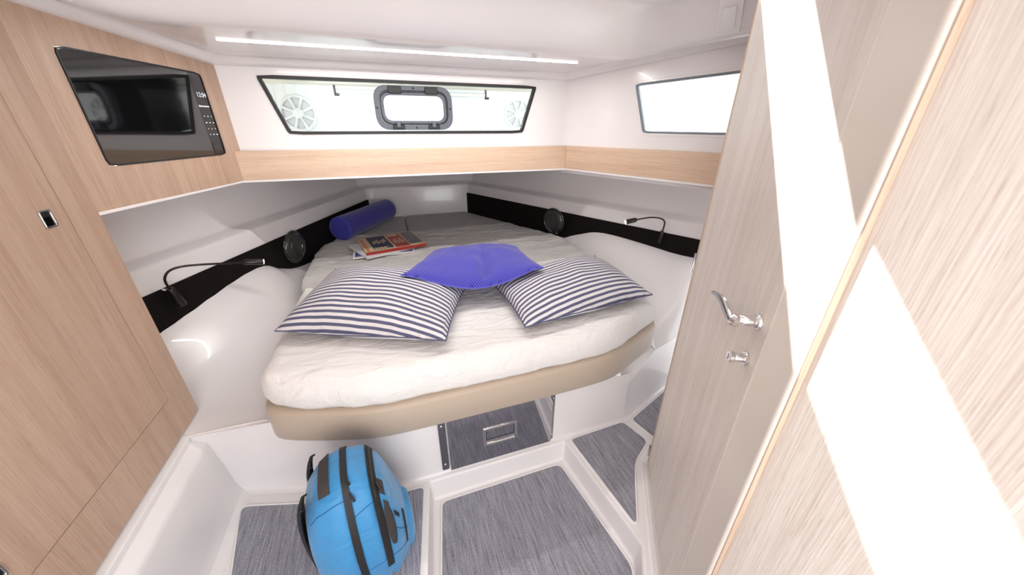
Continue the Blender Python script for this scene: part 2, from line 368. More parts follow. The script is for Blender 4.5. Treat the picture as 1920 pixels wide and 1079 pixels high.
struct('trim_2', sidetop(
    [(1.345, 1.315, 0.315), (1.35, 1.42, 0.42), (1.335, 1.75, 0.46), (1.33, 2.20, 0.50), (1.33, 2.40, 0.54), (1.33, 2.60, 0.57), (1.28, 2.80, 0.58)],
    [(2.0, 1.455, 0.395), hp(hullR, 1.50, 0.70), hp(hullR, 1.75, 0.735), hp(hullR, 2.23, 0.767), hp(hullR, 2.45, 0.708), hp(hullR, 2.66, 0.625), hp(hullR, 2.85, 0.60)]), WHITE)

# bed bulkhead, chamfered to both sides, with a rolled foot
def wallstrip(plan, z0, z1, fil=0.02):
    bm = BM(); rows = []
    N = len(plan)
    for i, p in enumerate(plan):
        a = Vector(plan[max(0, i - 1)]); c = Vector(plan[min(N - 1, i + 1)]); t = (c - a).normalized(); n = Vector((t.y, -t.x))
        p = Vector(p); row = []
        for o, z in [(fil, 0.0), (fil * 0.4, fil * 0.2), (fil * 0.1, fil * 0.55), (0, fil * 1.2), (0, z1 if not callable(z1) else z1(p.x))]:
            k_ = sst(-0.5, -0.64, p.x) * (z > 0.1)
            row.append((p.x + n.x * o, (p.y + n.y * o) * (1 - k_) + 1.338 * k_, z0 + z + 0.02 * k_))
        rows.append(row)
    grid(bm, rows); return bm
plan = smoothpath([(-0.99, 1.43), (-0.86, 1.385), (-0.62, 1.315), (-0.36, 1.235), (-0.20, 1.185), (-0.10, 1.17), (0.05, 1.167)], 4)
plan = [(p[0], p[1]) for p in [Vector((q[0], q[1], 0)) for q in [(v.x, v.y) for v in [Vector((a.x, a.y, 0)) for a in plan]]]]
plan += [(0.4, 1.167), (0.8, 1.167), (1.0, 1.167), (1.06, 1.168)]
struct('wall_bed_front', wallstrip(plan, 0.0, lambda x: 0.385 if x < 0.85 else 0.330), WHITE)
bm = BM()
Q = [(1.06, 1.168, 0), (1.12, 1.178, 0), (1.455, 1.31, 0), (2.1, 1.56, 0)]
T = [(1.03, 1.168, 0.225), (1.06, 1.18, 0.235), (1.345, 1.315, 0.315), (2.05, 1.47, 0.40)]
rows = []
for q, t in zip(Q, T):
    q, t = Vector(q), Vector(t); rows.append([q + Vector((-0.012, -0.018, 0)), q + Vector((-0.003, -0.005, 0.006)), q + Vector((0, 0, 0.02)), q.lerp(t, 0.5), t])
grid(bm, rows)
a = [bm.verts.new(v) for v in ((1.03, 1.168, 0.225), (1.345, 1.315, 0.315), (1.03, 1.22, 0.330), (1.345, 1.37, 0.330))]
bm.faces.new((a[0], a[1], a[2])); bm.faces.new((a[1], a[3], a[2]))
quadbox(bm, (0.95, 1.31, 0.15), (0.60, 0.19, 0), (-0.01, 0.03, 0), (0, 0, 0.30))
struct('wall_side_front', bm, WHITE, angle=60)

# left coaming under the locker
cp = [(-1.0, 0.393), (-0.893, 0.393), (-0.884, 0.391), (-0.881, 0.386), (-0.880, 0.366), (-0.877, 0.361), (-0.848, 0.340), (-0.843, 0.333), (-0.840, 0.318), (-0.837, 0.20),
      (-0.834, 0.08), (-0.828, 0.04), (-0.818, 0.016), (-0.802, 0.004), (-0.785, 0.0005)]
bm = BM(); rows = []
for y in (-0.9, 0.0, 0.7, 1.0, 1.2, 1.30, 1.36, 1.42):
    k = sst(1.22, 1.40, y)
    rows.append([(x + 0.0 * k, y, z + 0.02 * (y - 0.9) * (z > 0.3)) for x, z in cp])
grid(bm, rows); struct('trim_3', bm, WHITE2, angle=28)

# floor with the sunken well
bm = BM()
WELL = [(-0.13, -0.9), (-0.065, 0.77), (-0.015, 1.143), (0.69, 1.145), (0.752, 0.60), (0.69, 0.512), (0.40, 0.07), (0.40, -0.9)]
def fl(pts, z=0.0): return [bm.verts.new((x, y, z)) for x, y in pts]
for pts in ([(-1.05, -0.9), WELL[0], WELL[1], WELL[2], (-0.015, 1.6), (-1.05, 1.6)], [WELL[2], WELL[3], (0.69, 1.6), (-0.015, 1.6)],
            [WELL[7], (2.1, -0.9), (2.1, 1.8), (0.69, 1.6), WELL[3], WELL[4], WELL[5], WELL[6]]): bm.faces.new(fl(pts))
bot = [(x, y) for x, y in offset2(WELL[::-1], 0.012)][::-1]; bot[0] = Vector((-0.12, -0.9)); bot[-1] = Vector((0.41, -0.9))
for i in range(len(WELL) - 1):
    vs_ = [bm.verts.new((*WELL[i], 0)), bm.verts.new((*WELL[i + 1], 0)), bm.verts.new((*bot[i + 1], -0.12)), bm.verts.new((*bot[i], -0.12))]; bm.faces.new(vs_)
bm.faces.new(fl(bot, -0.12))
bmesh.ops.remove_doubles(bm, verts=bm.verts, dist=0.0005)
FLOOR = struct('floor', bm, WHITE2, bevel=0.012, segs=3, angle=40)
def inset(pts, z, r, th=0.004):
    bm = BM(); P = roundpoly([(x, y, z) for x, y in pts], r); prism(bm, P, (0, 0, th))
    return emit('carpet_inset', bm, CARPET, FLOOR, smooth=False)
def rim(pts, z, r, w=0.014):      # slightly raised white lip round an inset
    bm = BM(); P = roundpoly([(x, y, z) for x, y in pts], r)
    q = [(p.x, p.y) for p in P]; ar = sum(q[i - 1][0] * q[i][1] - q[i][0] * q[i - 1][1] for i in range(len(q)))
    if ar < 0: q = q[::-1]
    rows = [[(p[0], p[1], z + h) for p in offset2(q, -o)] for o, h in ((0.001, 0.0), (0.002, 0.005), (w * 0.5, 0.006), (w, 0.0005))]
    grid(bm, rows, True); return emit('inset_lip', bm, WHITE2, FLOOR)
INS = [([(-0.80, 1.285), (-0.455, 1.185), (-0.44, 0.86), (-0.44, -0.6), (-0.70, -0.6), (-0.745, 1.0)], 0.0, 0.03),
       ([(-0.415, 1.172), (-0.20, 1.125), (-0.045, 1.12), (-0.10, 0.72), (-0.14, -0.6), (-0.40, -0.6), (-0.40, 0.86)], 0.0, 0.02),
       ([(0.032, 1.103), (0.645, 1.106), (0.715, 0.59), (0.68, 0.53), (0.39, 0.09), (0.39, -0.6), (-0.08, -0.6), (-0.03, 0.70)], -0.12, [0.025, 0.03, 0.05, 0.03, 0, 0, 0, 0]),
       ([(0.724, 1.138), (1.052, 1.15), (1.095, 1.0), (0.965, 0.925), (0.91, 0.86), (0.775, 0.665)], 0.0, [0.02, 0.02, 0.03, 0.08, 0.08, 0.03]),
       ([(1.115, 1.150), (1.43, 1.268), (1.62, 1.33), (1.62, 0.9), (1.17, 0.93)], 0.0, 0.02)]
for pts, z, r in INS: inset(pts, z, r); rim(pts, z, r)

# ---------------- window wall (front), with its shelf fascia
YW = 2.25
mwd = Vector((sin(rad(14.5)), cos(rad(14.5)))); MW0 = Vector((-0.9, 1.482))
def mwx(y): return MW0.x + (y - MW0.y) * math.tan(rad(14.5))
RW0 = Vector((1.135, 2.25)); rwd = Vector((sin(rad(-20)), cos(rad(-20))))
def rwx(y): return RW0.x + (RW0.y - y) * math.tan(rad(20))
win = [(-0.545, 1.736), (0.935, 1.733), (0.845, 1.470), (-0.462, 1.468)]     # outline of the rubber frame (x, z)
def holewall(bm, outer, inner, back, depthv):
    """flat wall with one opening: outer and inner as equally long 3-D lists"""
    n = len(outer); A = [bm.verts.new(Vector(p)) for p in outer]; B = [bm.verts.new(Vector(p)) for p in inner]
    C = [bm.verts.new(Vector(p) + Vector(depthv)) for p in inner]
    for i in range(n):
        j = (i + 1) % n; bm.faces.new((A[i], A[j], B[j], B[i])); bm.faces.new((B[i], B[j], C[j], C[i]))
def spread(corners, seg):         # four corners -> closed list with seg points per side
    out = []
    for i in range(4):
        a, b = Vector(corners[i]), Vector(corners[(i + 1) % 4])
        for k in range(seg): out.append(a.lerp(b, k / seg))
    return out
def roundfit(corners, r, n):      # rounded outline resampled to n points starting near corner 0
    P = roundpoly(corners, r, 6); c0 = Vector(corners[0]); k = min(range(len(P)), key=lambda i: (P[i] - c0).length); P = P[k:] + P[:k]
    # per-side resampling keeps the correspondence with spread()
    ks = [min(range(len(P)), key=lambda i: (P[i] - Vector(c)).length) for c in corners] + [len(P)]
    out = []; m = n // 4; PP = P + [P[0]]
    for s in range(4):
        seg = PP[ks[s]:ks[s + 1] + 1]; L = [0]
        for i in range(1, len(seg)): L.append(L[-1] + (seg[i] - seg[i - 1]).length)
        j = 0
        for q in range(m):
            d = L[-1] * q / m
            while j < len(L) - 2 and L[j + 1] < d: j += 1
            out.append(seg[j].lerp(seg[j + 1], (d - L[j]) / max(1e-9, L[j + 1] - L[j])))
    return out
xl, xr = mwx(YW) - 0.01, RW0.x + 0.002
wc = [(x, YW, z) for x, z in win]
bm = BM(); holewall(bm, spread([(xl, YW, 1.80), (xr, YW, 1.80), (xr, YW, 1.385), (xl, YW, 1.385)], 20), roundfit(wc, 0.02, 80), None, (0, 0.03, 0))
quadbox(bm, (xl - 0.02, YW + 0.03, 1.24), (xr - xl + 0.04, 0, 0), (0, 0.02, 0), (0, 0, 0.222)); quadbox(bm, (xl - 0.02, YW + 0.03, 1.742), (xr - xl + 0.04, 0, 0), (0, 0.02, 0), (0, 0, 0.2))
struct('wall_deckhouse', bm, WHITE, angle=30)
# rubber seal and the pane
def offplane(P, d, ax):           # inset outline lying in a plane with in-plane axes ax=(u,v)
    u, v = Vector(ax[0]), Vector(ax[1]); o = P[0]
    q = [((p - o).dot(u), (p - o).dot(v)) for p in P]; ar = sum(q[i - 1][0] * q[i][1] - q[i][0] * q[i - 1][1] for i in range(len(q)))
    s = d if ar > 0 else -d
    return [o + u * a.x + v * a.y for a in offset2(q, s)]
X, Z = (1, 0, 0), (0, 0, 1)
w1 = roundfit(wc, 0.02, 80); w2 = offplane(w1, 0.015, (X, Z))
win1 = thing('window_1', None, None, (0.19, YW, 1.47)); win1['kind'] = 'structure'
bm = BM(); ringframe(bm, [p + Vector((0, -0.006, 0)) for p in w1], [p + Vector((0, -0.006, 0)) for p in w2], (0, 0.03, 0)); emit('rubber_seal', bm, RUBBER, win1)
# portlight centre
pc = Vector((0.193, YW, 1.600)); pw, ph = 0.212, 0.110
def rr(w, h, r, y): return roundpoly([(pc.x - w, y, pc.z + h), (pc.x + w, y, pc.z + h), (pc.x + w, y, pc.z - h), (pc.x - w, y, pc.z - h)], r, 8)
inr = rr(0.166, 0.066, 0.045, YW + 0.008)
hole = rr(0.172, 0.072, 0.048, YW + 0.008)
# pane with a hole: grid strip from outer outline to hole
def nearest_strip(bm, outer, innerp, th):
    # angular matching around pc
    n = 120; O, I = [], []
    def cast(P, a):
        d = Vector((cos(a), sin(a))); best = None
        for i in range(len(P)):
            p, q = P[i - 1], P[i]; e = Vector((q.x - p.x, q.z - p.z)); w = Vector((p.x - pc.x, p.z - pc.z)); den = d.x * e.y - d.y * e.x
            if abs(den) < 1e-12: continue
            t = (w.x * e.y - w.y * e.x) / den; s = (w.x * d.y - w.y * d.x) / den
            if t > 0 and -1e-6 <= s <= 1 + 1e-6: best = t if best is None else min(best, t)
        return Vector((pc.x + d.x * best, innerp[0].y, pc.z + d.y * best))
    for k in range(n):
        a = 2 * math.pi * k / n; O.append(cast(outer, a)); I.append(cast(innerp, a))
    ringframe(bm, O, I, th)
bm = BM(); nearest_strip(bm, w2, hole, (0, 0.006, 0)); emit('pane', bm, PANE, win1, smooth=False)
pl = thing('portlight', 'small grey-framed opening portlight set in the middle of the long window', 'porthole', (pc.x, YW - 0.01, pc.z - ph))
bm = BM(); ringframe(bm, rr(pw, ph, 0.075, YW - 0.012), rr(0.186, 0.086, 0.06, YW - 0.012), (0, 0.022, 0)); emit('outer_frame', bm, DARKPL, pl, bevel=0.003)
bm = BM(); ringframe(bm, rr(0.185, 0.085, 0.059, YW - 0.004), rr(0.176, 0.077, 0.052, YW - 0.004), (0, 0.012, 0)); emit('seal_groove', bm, RUBBER, pl)
bm = BM(); ringframe(bm, rr(0.1755, 0.0765, 0.0515, YW - 0.014), rr(0.163, 0.064, 0.044, YW - 0.014), (0, 0.026, 0)); emit('hatch_rim', bm, DARKPL, pl, bevel=0.002)
for dx in (-0.098, 0.098):
    bm = BM(); quadbox(bm, (pc.x + dx - 0.035, YW - 0.026, pc.z + 0.071), (0.07, 0, 0), (0, 0.016, 0), (0, 0, 0.034)); emit('hinge', bm, RUBBER, pl, bevel=0.003)
    bm = BM(); quadbox(bm, (pc.x + dx - 0.032, YW - 0.026, pc.z - 0.108), (0.064, 0, 0), (0, 0.016, 0), (0, 0, 0.024)); lt = emit('latch', bm, RUBBER, pl, bevel=0.003)
    bm = BM(); quadbox(bm, (pc.x + dx - 0.011, YW - 0.034, pc.z - 0.098), (0.022, 0, 0), (0, 0.012, 0), (0, 0, 0.034)); emit('latch_tab', bm, DARKPL, lt, bevel=0.003)
for sx, sz in ((0, 0.098), (0, -0.098), (-0.199, 0), (0.199, 0)):
    bm = BM(); lathe(bm, (pc.x + sx, YW - 0.011, pc.z + sz), (0, -1, 0), [(0.0055, 0), (0.0055, 0.003), (0.003, 0.004)], 12); emit('screw', bm, RUBBER, pl)

# right deckhouse wall with its window
bm = BM()
def rw(s, z, off=0.0): p = RW0 - rwd * s; return Vector((p.x + cos(rad(-20)) * off, p.y - sin(rad(-20)) * off, z))
rc = [rw(0.497, 1.712), rw(1.12, 1.725), rw(1.10, 1.470), rw(0.583, 1.474)]
wr1 = roundfit(rc, 0.018, 80)
holewall(bm, spread([rw(0, 1.86), rw(1.45, 1.90), rw(1.45, 1.385), rw(0, 1.385)], 20), wr1, None, Vector((cos(rad(-20)), -sin(rad(-20)), 0)) * 0.02)
o1 = rw(-0.02, 1.22, 0.02); quadbox(bm, o1, rw(1.5, 1.22, 0.02) - o1, rw(-0.02, 1.22, 0.03) - o1, (0, 0, 0.235))
struct('wall_deckhouse_right', bm, WHITE, angle=30)
axr = (tuple(rw(1, 0) - rw(0, 0)), Z)
outn = Vector((cos(rad(-20)), -sin(rad(-20)), 0))
win2 = thing('window_2', None, None, rw(0.8, 1.47)); win2['kind'] = 'structure'
bm = BM(); P2 = offplane(wr1, 0.010, axr); ringframe(bm, wr1, P2, outn * 0.022); emit('rubber_seal', bm, plain('grey_rubber', (112, 120, 126), 0.5), win2)
bm = BM(); prism(bm, [p + outn * 0.012 for p in P2], outn * 0.005); emit('pane', bm, PANE, win2, smooth=False)
bm = BM(); ringframe(bm, [p - outn * 0.002 for p in offplane(wr1, -0.012, axr)], [p - outn * 0.002 for p in wr1], outn * 0.004); emit('moulded_surround', bm, WHITE, win2, bevel=0.0015)

# wooden fascia below the windows
ZF0, ZF1 = 1.252, 1.394
fy = 2.205
fx0, fx1 = mwx(fy) - 0.004, 1.138
tr = thing('trim_4', None, None, (0.2, fy, ZF0)); tr['kind'] = 'structure'
bm = BM(); quadbox(bm, (fx0, fy, ZF0), (fx1 - fx0, 0, 0), (0, 0.018, 0), (0, 0, ZF1 - ZF0)); emit('fascia_board', bm, OAKH, tr, smooth=False, bevel=0.001)
bm = BM(); quadbox(bm, (fx0, fy - 0.001, ZF0 - 0.010), (fx1 - fx0, 0, 0), (0, 0.10, 0), (0, 0, 0.0098)); emit('white_edge', bm, WHITE, tr)
bm = BM(); quadbox(bm, (fx0, fy + 0.018, ZF1 - 0.006), (fx1 - fx0, 0, 0), (0, 0.03, 0), (0, 0, 0.005)); emit('shelf_top', bm, WHITE, tr)
tr2 = thing('trim_5', None, None, (1.3, 1.8, ZF0)); tr2['kind'] = 'structure'
F0 = Vector((fx1, fy, ZF0)); FD = Vector((-rwd.x, -rwd.y, 0)) * 1.0; FD = Vector((sin(rad(160.5)), cos(rad(160.5)), 0)); FN = Vector((FD.y, -FD.x, 0)) * -1
bm = BM(); quadbox(bm, F0, FD * 1.15, Vector((0.95, 0.32, 0)) * 0.018, (0, 0, ZF1 - ZF0)); emit('fascia_board', bm, OAKR, tr2, smooth=False, bevel=0.001)
bm = BM(); quadbox(bm, F0 + Vector((0, 0, -0.010)), FD * 1.15, Vector((0.95, 0.32, 0)) * 0.05, (0, 0, 0.0098)); emit('white_edge', bm, WHITE, tr2)
bm = BM(); quadbox(bm, F0 + Vector((0.017, 0.006, ZF1 - ZF0 - 0.006)), FD * 1.15, Vector((0.95, 0.32, 0)) * 0.06, (0, 0, 0.005)); emit('shelf_top', bm, WHITE, tr2)
# soffit over the foot of the bed
bm = BM(); P = [(fx0 - 0.5, fy + 0.05, 1.262), (2.3, fy - 0.4, 1.262), (2.3, 4.3, 1.262), (-1.2, 4.3, 1.262)]
prism(bm, [(mwx(1.5) - 0.9, 1.5, 1.262), (mwx(1.5) - 0.03, 1.5, 1.262), (mwx(fy + .06) - 0.03, fy + 0.06, 1.262), (fx1 + 0.03, fy + 0.06, 1.262), (1.53, 1.14, 1.262), (2.2, 1.14, 1.262), (2.2, 4.3, 1.262), (-1.8, 4.3, 1.262)], (0, 0, 0.012))
struct('ceiling_foot', bm, WHITE2, smooth=False)

# ---------------- ceiling
SUN_OPENING = [(1.02, 1.014), (0.05, 1.269), (0.05, 1.009), (1.02, 0.766)]  # unseen roof opening, outline traced back along the sun to shape its patches
def zc(x, y, xl, xr):
    d = min(x - xl, xr - x, YW - y); base = 1.766 + 0.055 * max(0, YW - y)
    base = min(base, 1.86)
    base += 0.03 * sst(0.02, 0.075, d) - 0.006 * sst(0.075, 0.11, d)
    led = 1.800
    z = base + (led - base) * sst(0.06, 0.16, d)
    rec = sst(1.66, 1.42, y - 0.04 * (x - 0.2)) * sst(0.14, 0.30, x - xl) * sst(0.10, 0.30, xr - x)
    return z + (1.95 - z) * rec
bm = BM(); rows = []
ys = [YW - 0.0001] + [YW - 0.01 * k for k in range(1, 22)] + [YW - 0.2 - 0.025 * k for k in range(1, 36)] + [1.05, 0.9, 0.6, 0.3, 0.0, -0.4, -0.9]
us = [0, 0.008, 0.015, 0.022, 0.03, 0.038, 0.046, 0.056, 0.07, 0.09, 0.11, 0.13, 0.15, 0.18, 0.21, 0.25, 0.3, 0.4, 0.5]; us = us + [1 - u for u in us[-2::-1]]
for y in ys:
    a = mwx(y) if y > 1.482 else -0.9; b = rwx(max(y, 0.9)); rows.append([(a + (b - a) * u, y, zc(a + (b - a) * u, y, a, b)) for u in us])
grid(bm, rows)
hv = [Vector((x, y, 0)) for x, y in SUN_OPENING]
for i in range(4):
    p, q = hv[i], hv[(i + 1) % 4]; nn = Vector(((q - p).y, -(q - p).x, 0)).normalized()
    bmesh.ops.bisect_plane(bm, geom=bm.verts[:] + bm.edges[:] + bm.faces[:], plane_co=p, plane_no=nn, dist=1e-5)
def inside(c):
    s = [((hv[(i + 1) % 4] - hv[i]).x * (c.y - hv[i].y) - (hv[(i + 1) % 4] - hv[i]).y * (c.x - hv[i].x)) for i in range(4)]
    return all(v > 0 for v in s) or all(v < 0 for v in s)
bmesh.ops.delete(bm, geom=[f for f in bm.faces if inside(f.calc_center_median())], context='FACES')
from mathutils.bvhtree import BVHTree
CEIL = BVHTree.FromBMesh(bm)
struct('ceiling', bm, WHITE, angle=80)
hz = 1.96
hf = thing('sun_opening', None, None, (0.64, 1.0, hz)); hf['kind'] = 'structure'
bm = BM(); ho = [Vector((x, y, 1.945)) for x, y in SUN_OPENING]; hi = ho; ctr = sum(ho, Vector()) / 4
ringframe(bm, [ctr + (p - ctr) * 1.12 for p in ho], ho, (0, 0, 0.012)); emit('sun_opening_frame', bm, WHITE2, hf)

# ---------------- left cabinetry: locker and the microwave cabinet
lk = thing('locker', 'tall pale oak locker with flush door at the left edge', 'locker', (-0.9, 0.9, 0.39))
bm = BM(); y0, y1 = -0.9, 1.482; zt = 1.93
dy0, dy1, dz0, dz1 = 0.62, 1.366, 0.568, 1.905
# carcass front as frame round the door
def lbox(bm, ya, yb, za, zb, x0=-0.925, x1=-0.9): quadbox(bm, (x0, ya, za), (x1 - x0, 0, 0), (0, yb - ya, 0), (0, 0, zb - za))
lbox(bm, y0, dy0, 0.40, zt); lbox(bm, dy1, y1, 0.415, zt); lbox(bm, dy0, dy1, 0.405, dz0); lbox(bm, dy0, dy1, dz1, zt)
for v in bm.verts:
    if v.co.z < 0.45: v.co.z = 0.396 + 0.018 * max(0, v.co.y - 0.3) / 1.18
bmesh.ops.remove_doubles(bm, verts=bm.verts, dist=1e-5)
emit('carcass', bm, OAK, lk, smooth=False)
bm = BM(); quadbox(bm, (-1.3, y0, 0.42), (0.372, 0, 0), (0, y1 - y0 - 0.002, 0), (0, 0, zt - 0.42)); emit('carcass_box', bm, SEAM, lk, smooth=False)
bm = BM(); g = 0.0022; quadbox(bm, (-0.9235, dy0 + g, dz0 + g), (0.0232, 0, 0), (0, dy1 - dy0 - 2 * g, 0), (0, 0, dz1 - dz0 - 2 * g)); dr = emit('door', bm, OAK, lk, smooth=False, bevel=0.0008)
# flush latch
def latch(parent, y, z, w=0.019, h=0.024):
    P = lambda a, b, x: roundpoly([(x, y - a, z + b), (x, y + a, z + b), (x, y + a, z - b), (x, y - a, z - b)], 0.006, 4)
    bm = BM(); ringframe(bm, P(w, h, -0.900), P(w - 0.004, h - 0.004, -0.900), (0.0045, 0, 0)); fr = emit('latch_bezel', bm, CHROME, parent, bevel=0.0008)
    bm = BM(); prism(bm, P(w - 0.004, h - 0.004, -0.8995), (0.0015, 0, 0)); emit('latch_button', bm, BGLASS, parent)
latch(dr, 1.297, 1.274); latch(dr, 0.735, 0.640, 0.014, 0.018)
bm = BM(); tube(bm, [(-0.91, 1.37, 1.6), (-0.91, 1.37, 1.6001)], 0.001, 3)
bm.free()

mc = thing('microwave_cabinet', 'oak veneer cabinet front angled around the black microwave, left of the long window', 'cabinet', (-0.8, 1.85, 1.247))
M0 = Vector((MW0.x, MW0.y, 0)); MD = Vector((mwd.x, mwd.y, 0)); MN = Vector((mwd.y, -mwd.x, 0))   # MN points into the room
def mw(s, z, o=0.0): return M0 + MD * s + Vector((0, 0, z)) + MN * o
def mwpx(px, py, o=0.0): return onpl(px, py, M0 + MN * o, MN)
LEN = 0.80
mo = [mw(0.098, 1.722), mw(0.640, 1.722), mw(0.678 - 0.0, 1.380), mw(0.098, 1.380)]
g0 = (mwpx(95, 82) - M0).dot(MD); g1 = (mwpx(425, 291) - M0).dot(MD); g2 = (mwpx(378, 133) - M0).dot(MD)
S0, S1 = g0, g1; ZT, ZB = 1.720, 1.383
mo = [mw(S0, 1.722), mw(S1, 1.722), mw(S1, 1.382), mw(S0, 1.382)]
mi_ = roundfit(mo, 0.022, 80)
bm = BM(); holewall(bm, spread([mw(0, 1.93), mw(LEN, 1.93), mw(LEN, 1.252), mw(0, 1.252)], 20), mi_, None, -MN * 0.02); emit('front_panel', bm, OAK, mc, smooth=False)
bm = BM(); quadbox(bm, mw(0, 1.243, 0.0005), MD * LEN, -MN * 0.3, (0, 0, 0.0088)); emit('bottom_edge', bm, WHITE, mc)
mv = thing('microwave', 'black glass built-in microwave showing 12:04 on its panel', 'microwave', mw(0.38, 1.383))
bm = BM(); A = offplane(mi_, 0.0015, (tuple(MD), Z)); B = offplane(mi_, 0.006, (tuple(MD), Z)); ringframe(bm, [p + MN * 0.003 for p in A], [p + MN * 0.003 for p in B], -MN * 0.02); emit('trim_frame', bm, RUBBER, mv)
# glass door and control strip
cs = S0 + (S1 - S0) * 0.865
bm = BM(); G = offplane(mi_, 0.0065, (tuple(MD), Z))
def clip(P, side):
    out = []
    for i in range(len(P)):
        a, b = P[i], P[(i + 1) % len(P)]; da = (a - M0).dot(MD) - cs; db = (b - M0).dot(MD) - cs
        if da * side >= 0: out.append(a)
        if da * db < 0: out.append(a.lerp(b, da / (da - db)))
    return out
prism(bm, clip(G, -1), -MN * 0.012); emit('glass_door', bm, BGLASS, mv, smooth=False)
bm = BM(); prism(bm, clip(G, 1), -MN * 0.012); cp_ = emit('control_strip', bm, BGLASS2, mv, smooth=False)
c0 = cs + 0.006; c1 = S1 - 0.008
def text(name, body, s, z, size, parent, mat):
    cu = bpy.data.curves.new(name, 'FONT'); cu.body = body; cu.size = size; cu.align_x = 'CENTER'
    ob = bpy.data.objects.new('tmp', cu); me = bpy.data.meshes.new_from_object(ob); bpy.data.objects.remove(ob)
    M = Matrix((MD, Vector((0, 0, 1)), MN)).transposed()
    bm = bmesh.new(); bm.from_mesh(me); bpy.data.meshes.remove(me)
    for v in bm.verts: v.co = mw(s, z, 0.0008) + M @ v.co
    return emit(name, bm, mat, parent, smooth=False)
cm_ = (c0 + c1) / 2
text('clock_digits', '12:04', cm_ + 0.002, 1.625, 0.026, cp_, GLYPH)
bm = BM()
def dash(s, z, w, h): quadbox(bm, mw(s - w / 2, z - h / 2, 0.0004), MD * w, Vector((0, 0, h)), MN * 0.0004)
for k in range(9): dash(c0 + 0.002 + k * (c1 - c0) / 9.3, 1.588, 0.0045, 0.005 if k else 0.008)
emit('icon_row', bm, GLYPH, cp_, smooth=False)
for zr in (1.548, 1.522, 1.497, 1.473):
    for k in range(3):
        bm = BM(); ss = cm_ + (k - 1) * 0.022; dash(ss, zr, random.choice((0.004, 0.007, 0.009)), 0.0035); emit('key_mark', bm, GLYPH, cp_, smooth=False)
bm = BM(); P = lambda a, o: [mw(cm_ - 0.028 + a, 1.452 - a, o), mw(cm_ + 0.028 - a, 1.452 - a, o), mw(cm_ + 0.028 - a, 1.412 + a, o), mw(cm_ - 0.028 + a, 1.412 + a, o)]
P = lambda a, o: [mw(cm_ - 0.030 + a, 1.435 - a, o), mw(cm_ + 0.030 - a, 1.435 - a, o), mw(cm_ + 0.030 - a, 1.395 + a, o), mw(cm_ - 0.030 + a, 1.395 + a, o)]
ringframe(bm, P(0, 0.0002), P(0.0016, 0.0002), MN * 0.0012); emit('open_button', bm, RUBBER, cp_, smooth=False)

# ---------------- LED strip
ls = tag(emit('led_strip', (lambda b: (quadbox(b, (-0.535, 1.822, 1.7965), (1.52, 0.016, 0), (-0.0002, 0.009, 0), (0, 0, 0.005)), b)[1])(BM()), LED), 'long thin glowing white light strip set in the ceiling', 'light strip')
# wall switch on the raised ceiling corner at the right
q = []
for px, py in ((1341, 67), (1388, 58), (1399, -14), (1352, -4)):
    h = CEIL.ray_cast(EYE, ray(px, py).normalized())[0]; q.append(h)
sw = thing('light_switch', 'square white light switch at the top right beside the door', 'switch', sum(q, Vector()) / 4)
ctr = sum(q, Vector()) / 4; nn = (q[1] - q[0]).cross(q[3] - q[0]).normalized(); nn = nn if nn.dot(EYE - ctr) > 0 else -nn
bm = BM(); prism(bm, roundpoly(q, 0.005, 3), nn * 0.008); emit('cover_plate', bm, WHITE2, sw, bevel=0.002)
q2 = [ctr + (p - ctr) * 0.56 + nn * 0.0085 for p in q]; bm = BM(); prism(bm, q2, nn * 0.009); emit('rocker', bm, WHITE2, sw, bevel=0.002)

# ================================================================= DOOR on the right
D0 = Vector((1.02, 0.90, 0)); DD = Vector((-0.546, -0.838, 0)).normalized(); DN = Vector((-0.838, 0.546, 0)).normalized()
def dp(s, n, z): return D0 + DD * s + DN * n + Vector((0, 0, z))
door = thing('door_1', None, None, dp(0.3, 0, 0.0)); door['kind'] = 'structure'
DZ0, DZ1 = 0.006, 1.915
bm = BM(); quadbox(bm, dp(0.018, -0.028, DZ0), DD * 0.582, DN * 0.028, (0, 0, DZ1 - DZ0)); emit('leaf', bm, PALE, door, smooth=False)
bm = BM(); P = [dp(0.6, -0.028, DZ0), dp(0.6, -0.0005, DZ0), dp(0.603, -0.0028, DZ0), dp(0.706, -0.0028, DZ0), dp(0.711, -0.0042, DZ0), dp(0.7135, -0.0075, DZ0), dp(0.714, -0.011, DZ0), dp(0.714, -0.028, DZ0)]
prism(bm, P, (0, 0, DZ1 - DZ0)); emit('stile', bm, STILE, door, angle=50)
bm = BM(); quadbox(bm, dp(0.7138, -0.042, DZ0), DD * 0.0034, DN * 0.031, (0, 0, DZ1 - DZ0)); quadbox(bm, dp(0.69, -0.042, DZ0), DD * 0.03, DN * 0.0135, (0, 0, DZ1 - DZ0)); emit('edge_band', bm, EDGE, door, smooth=False)
bm = BM(); quadbox(bm, dp(0.0, -0.028, DZ0), DD * 0.0178, DN * 0.0295, (0, 0, DZ1 - DZ0)); emit('hinge_stile', bm, EDGE, door, bevel=0.003)
for z in (1.05, 0.075):
    bm = BM(); tube(bm, [dp(-0.004, 0.003, z - 0.035), dp(-0.004, 0.003, z + 0.035)], 0.0045, 12); quadbox(bm, dp(0, 0.0016, z - 0.035), DD * 0.012, DN * 0.001, (0, 0, 0.07)); emit('hinge', bm, CHROME, door)
hd = thing('door_handle', None, None, dp(0.557, 0, 1.119)); hd.parent = door; hd.location = dp(0.557, 0, 1.119) - wloc(door)
bpy.data.objects.remove(hd)
R0 = dp(0.557, 0, 1.119)
bm = BM(); lathe(bm, R0, DN, [(0.0175, 0.0), (0.0175, 0.006), (0.0155, 0.009), (0.010, 0.0095)], 32); rz = emit('rosette', bm, CHROME, door)
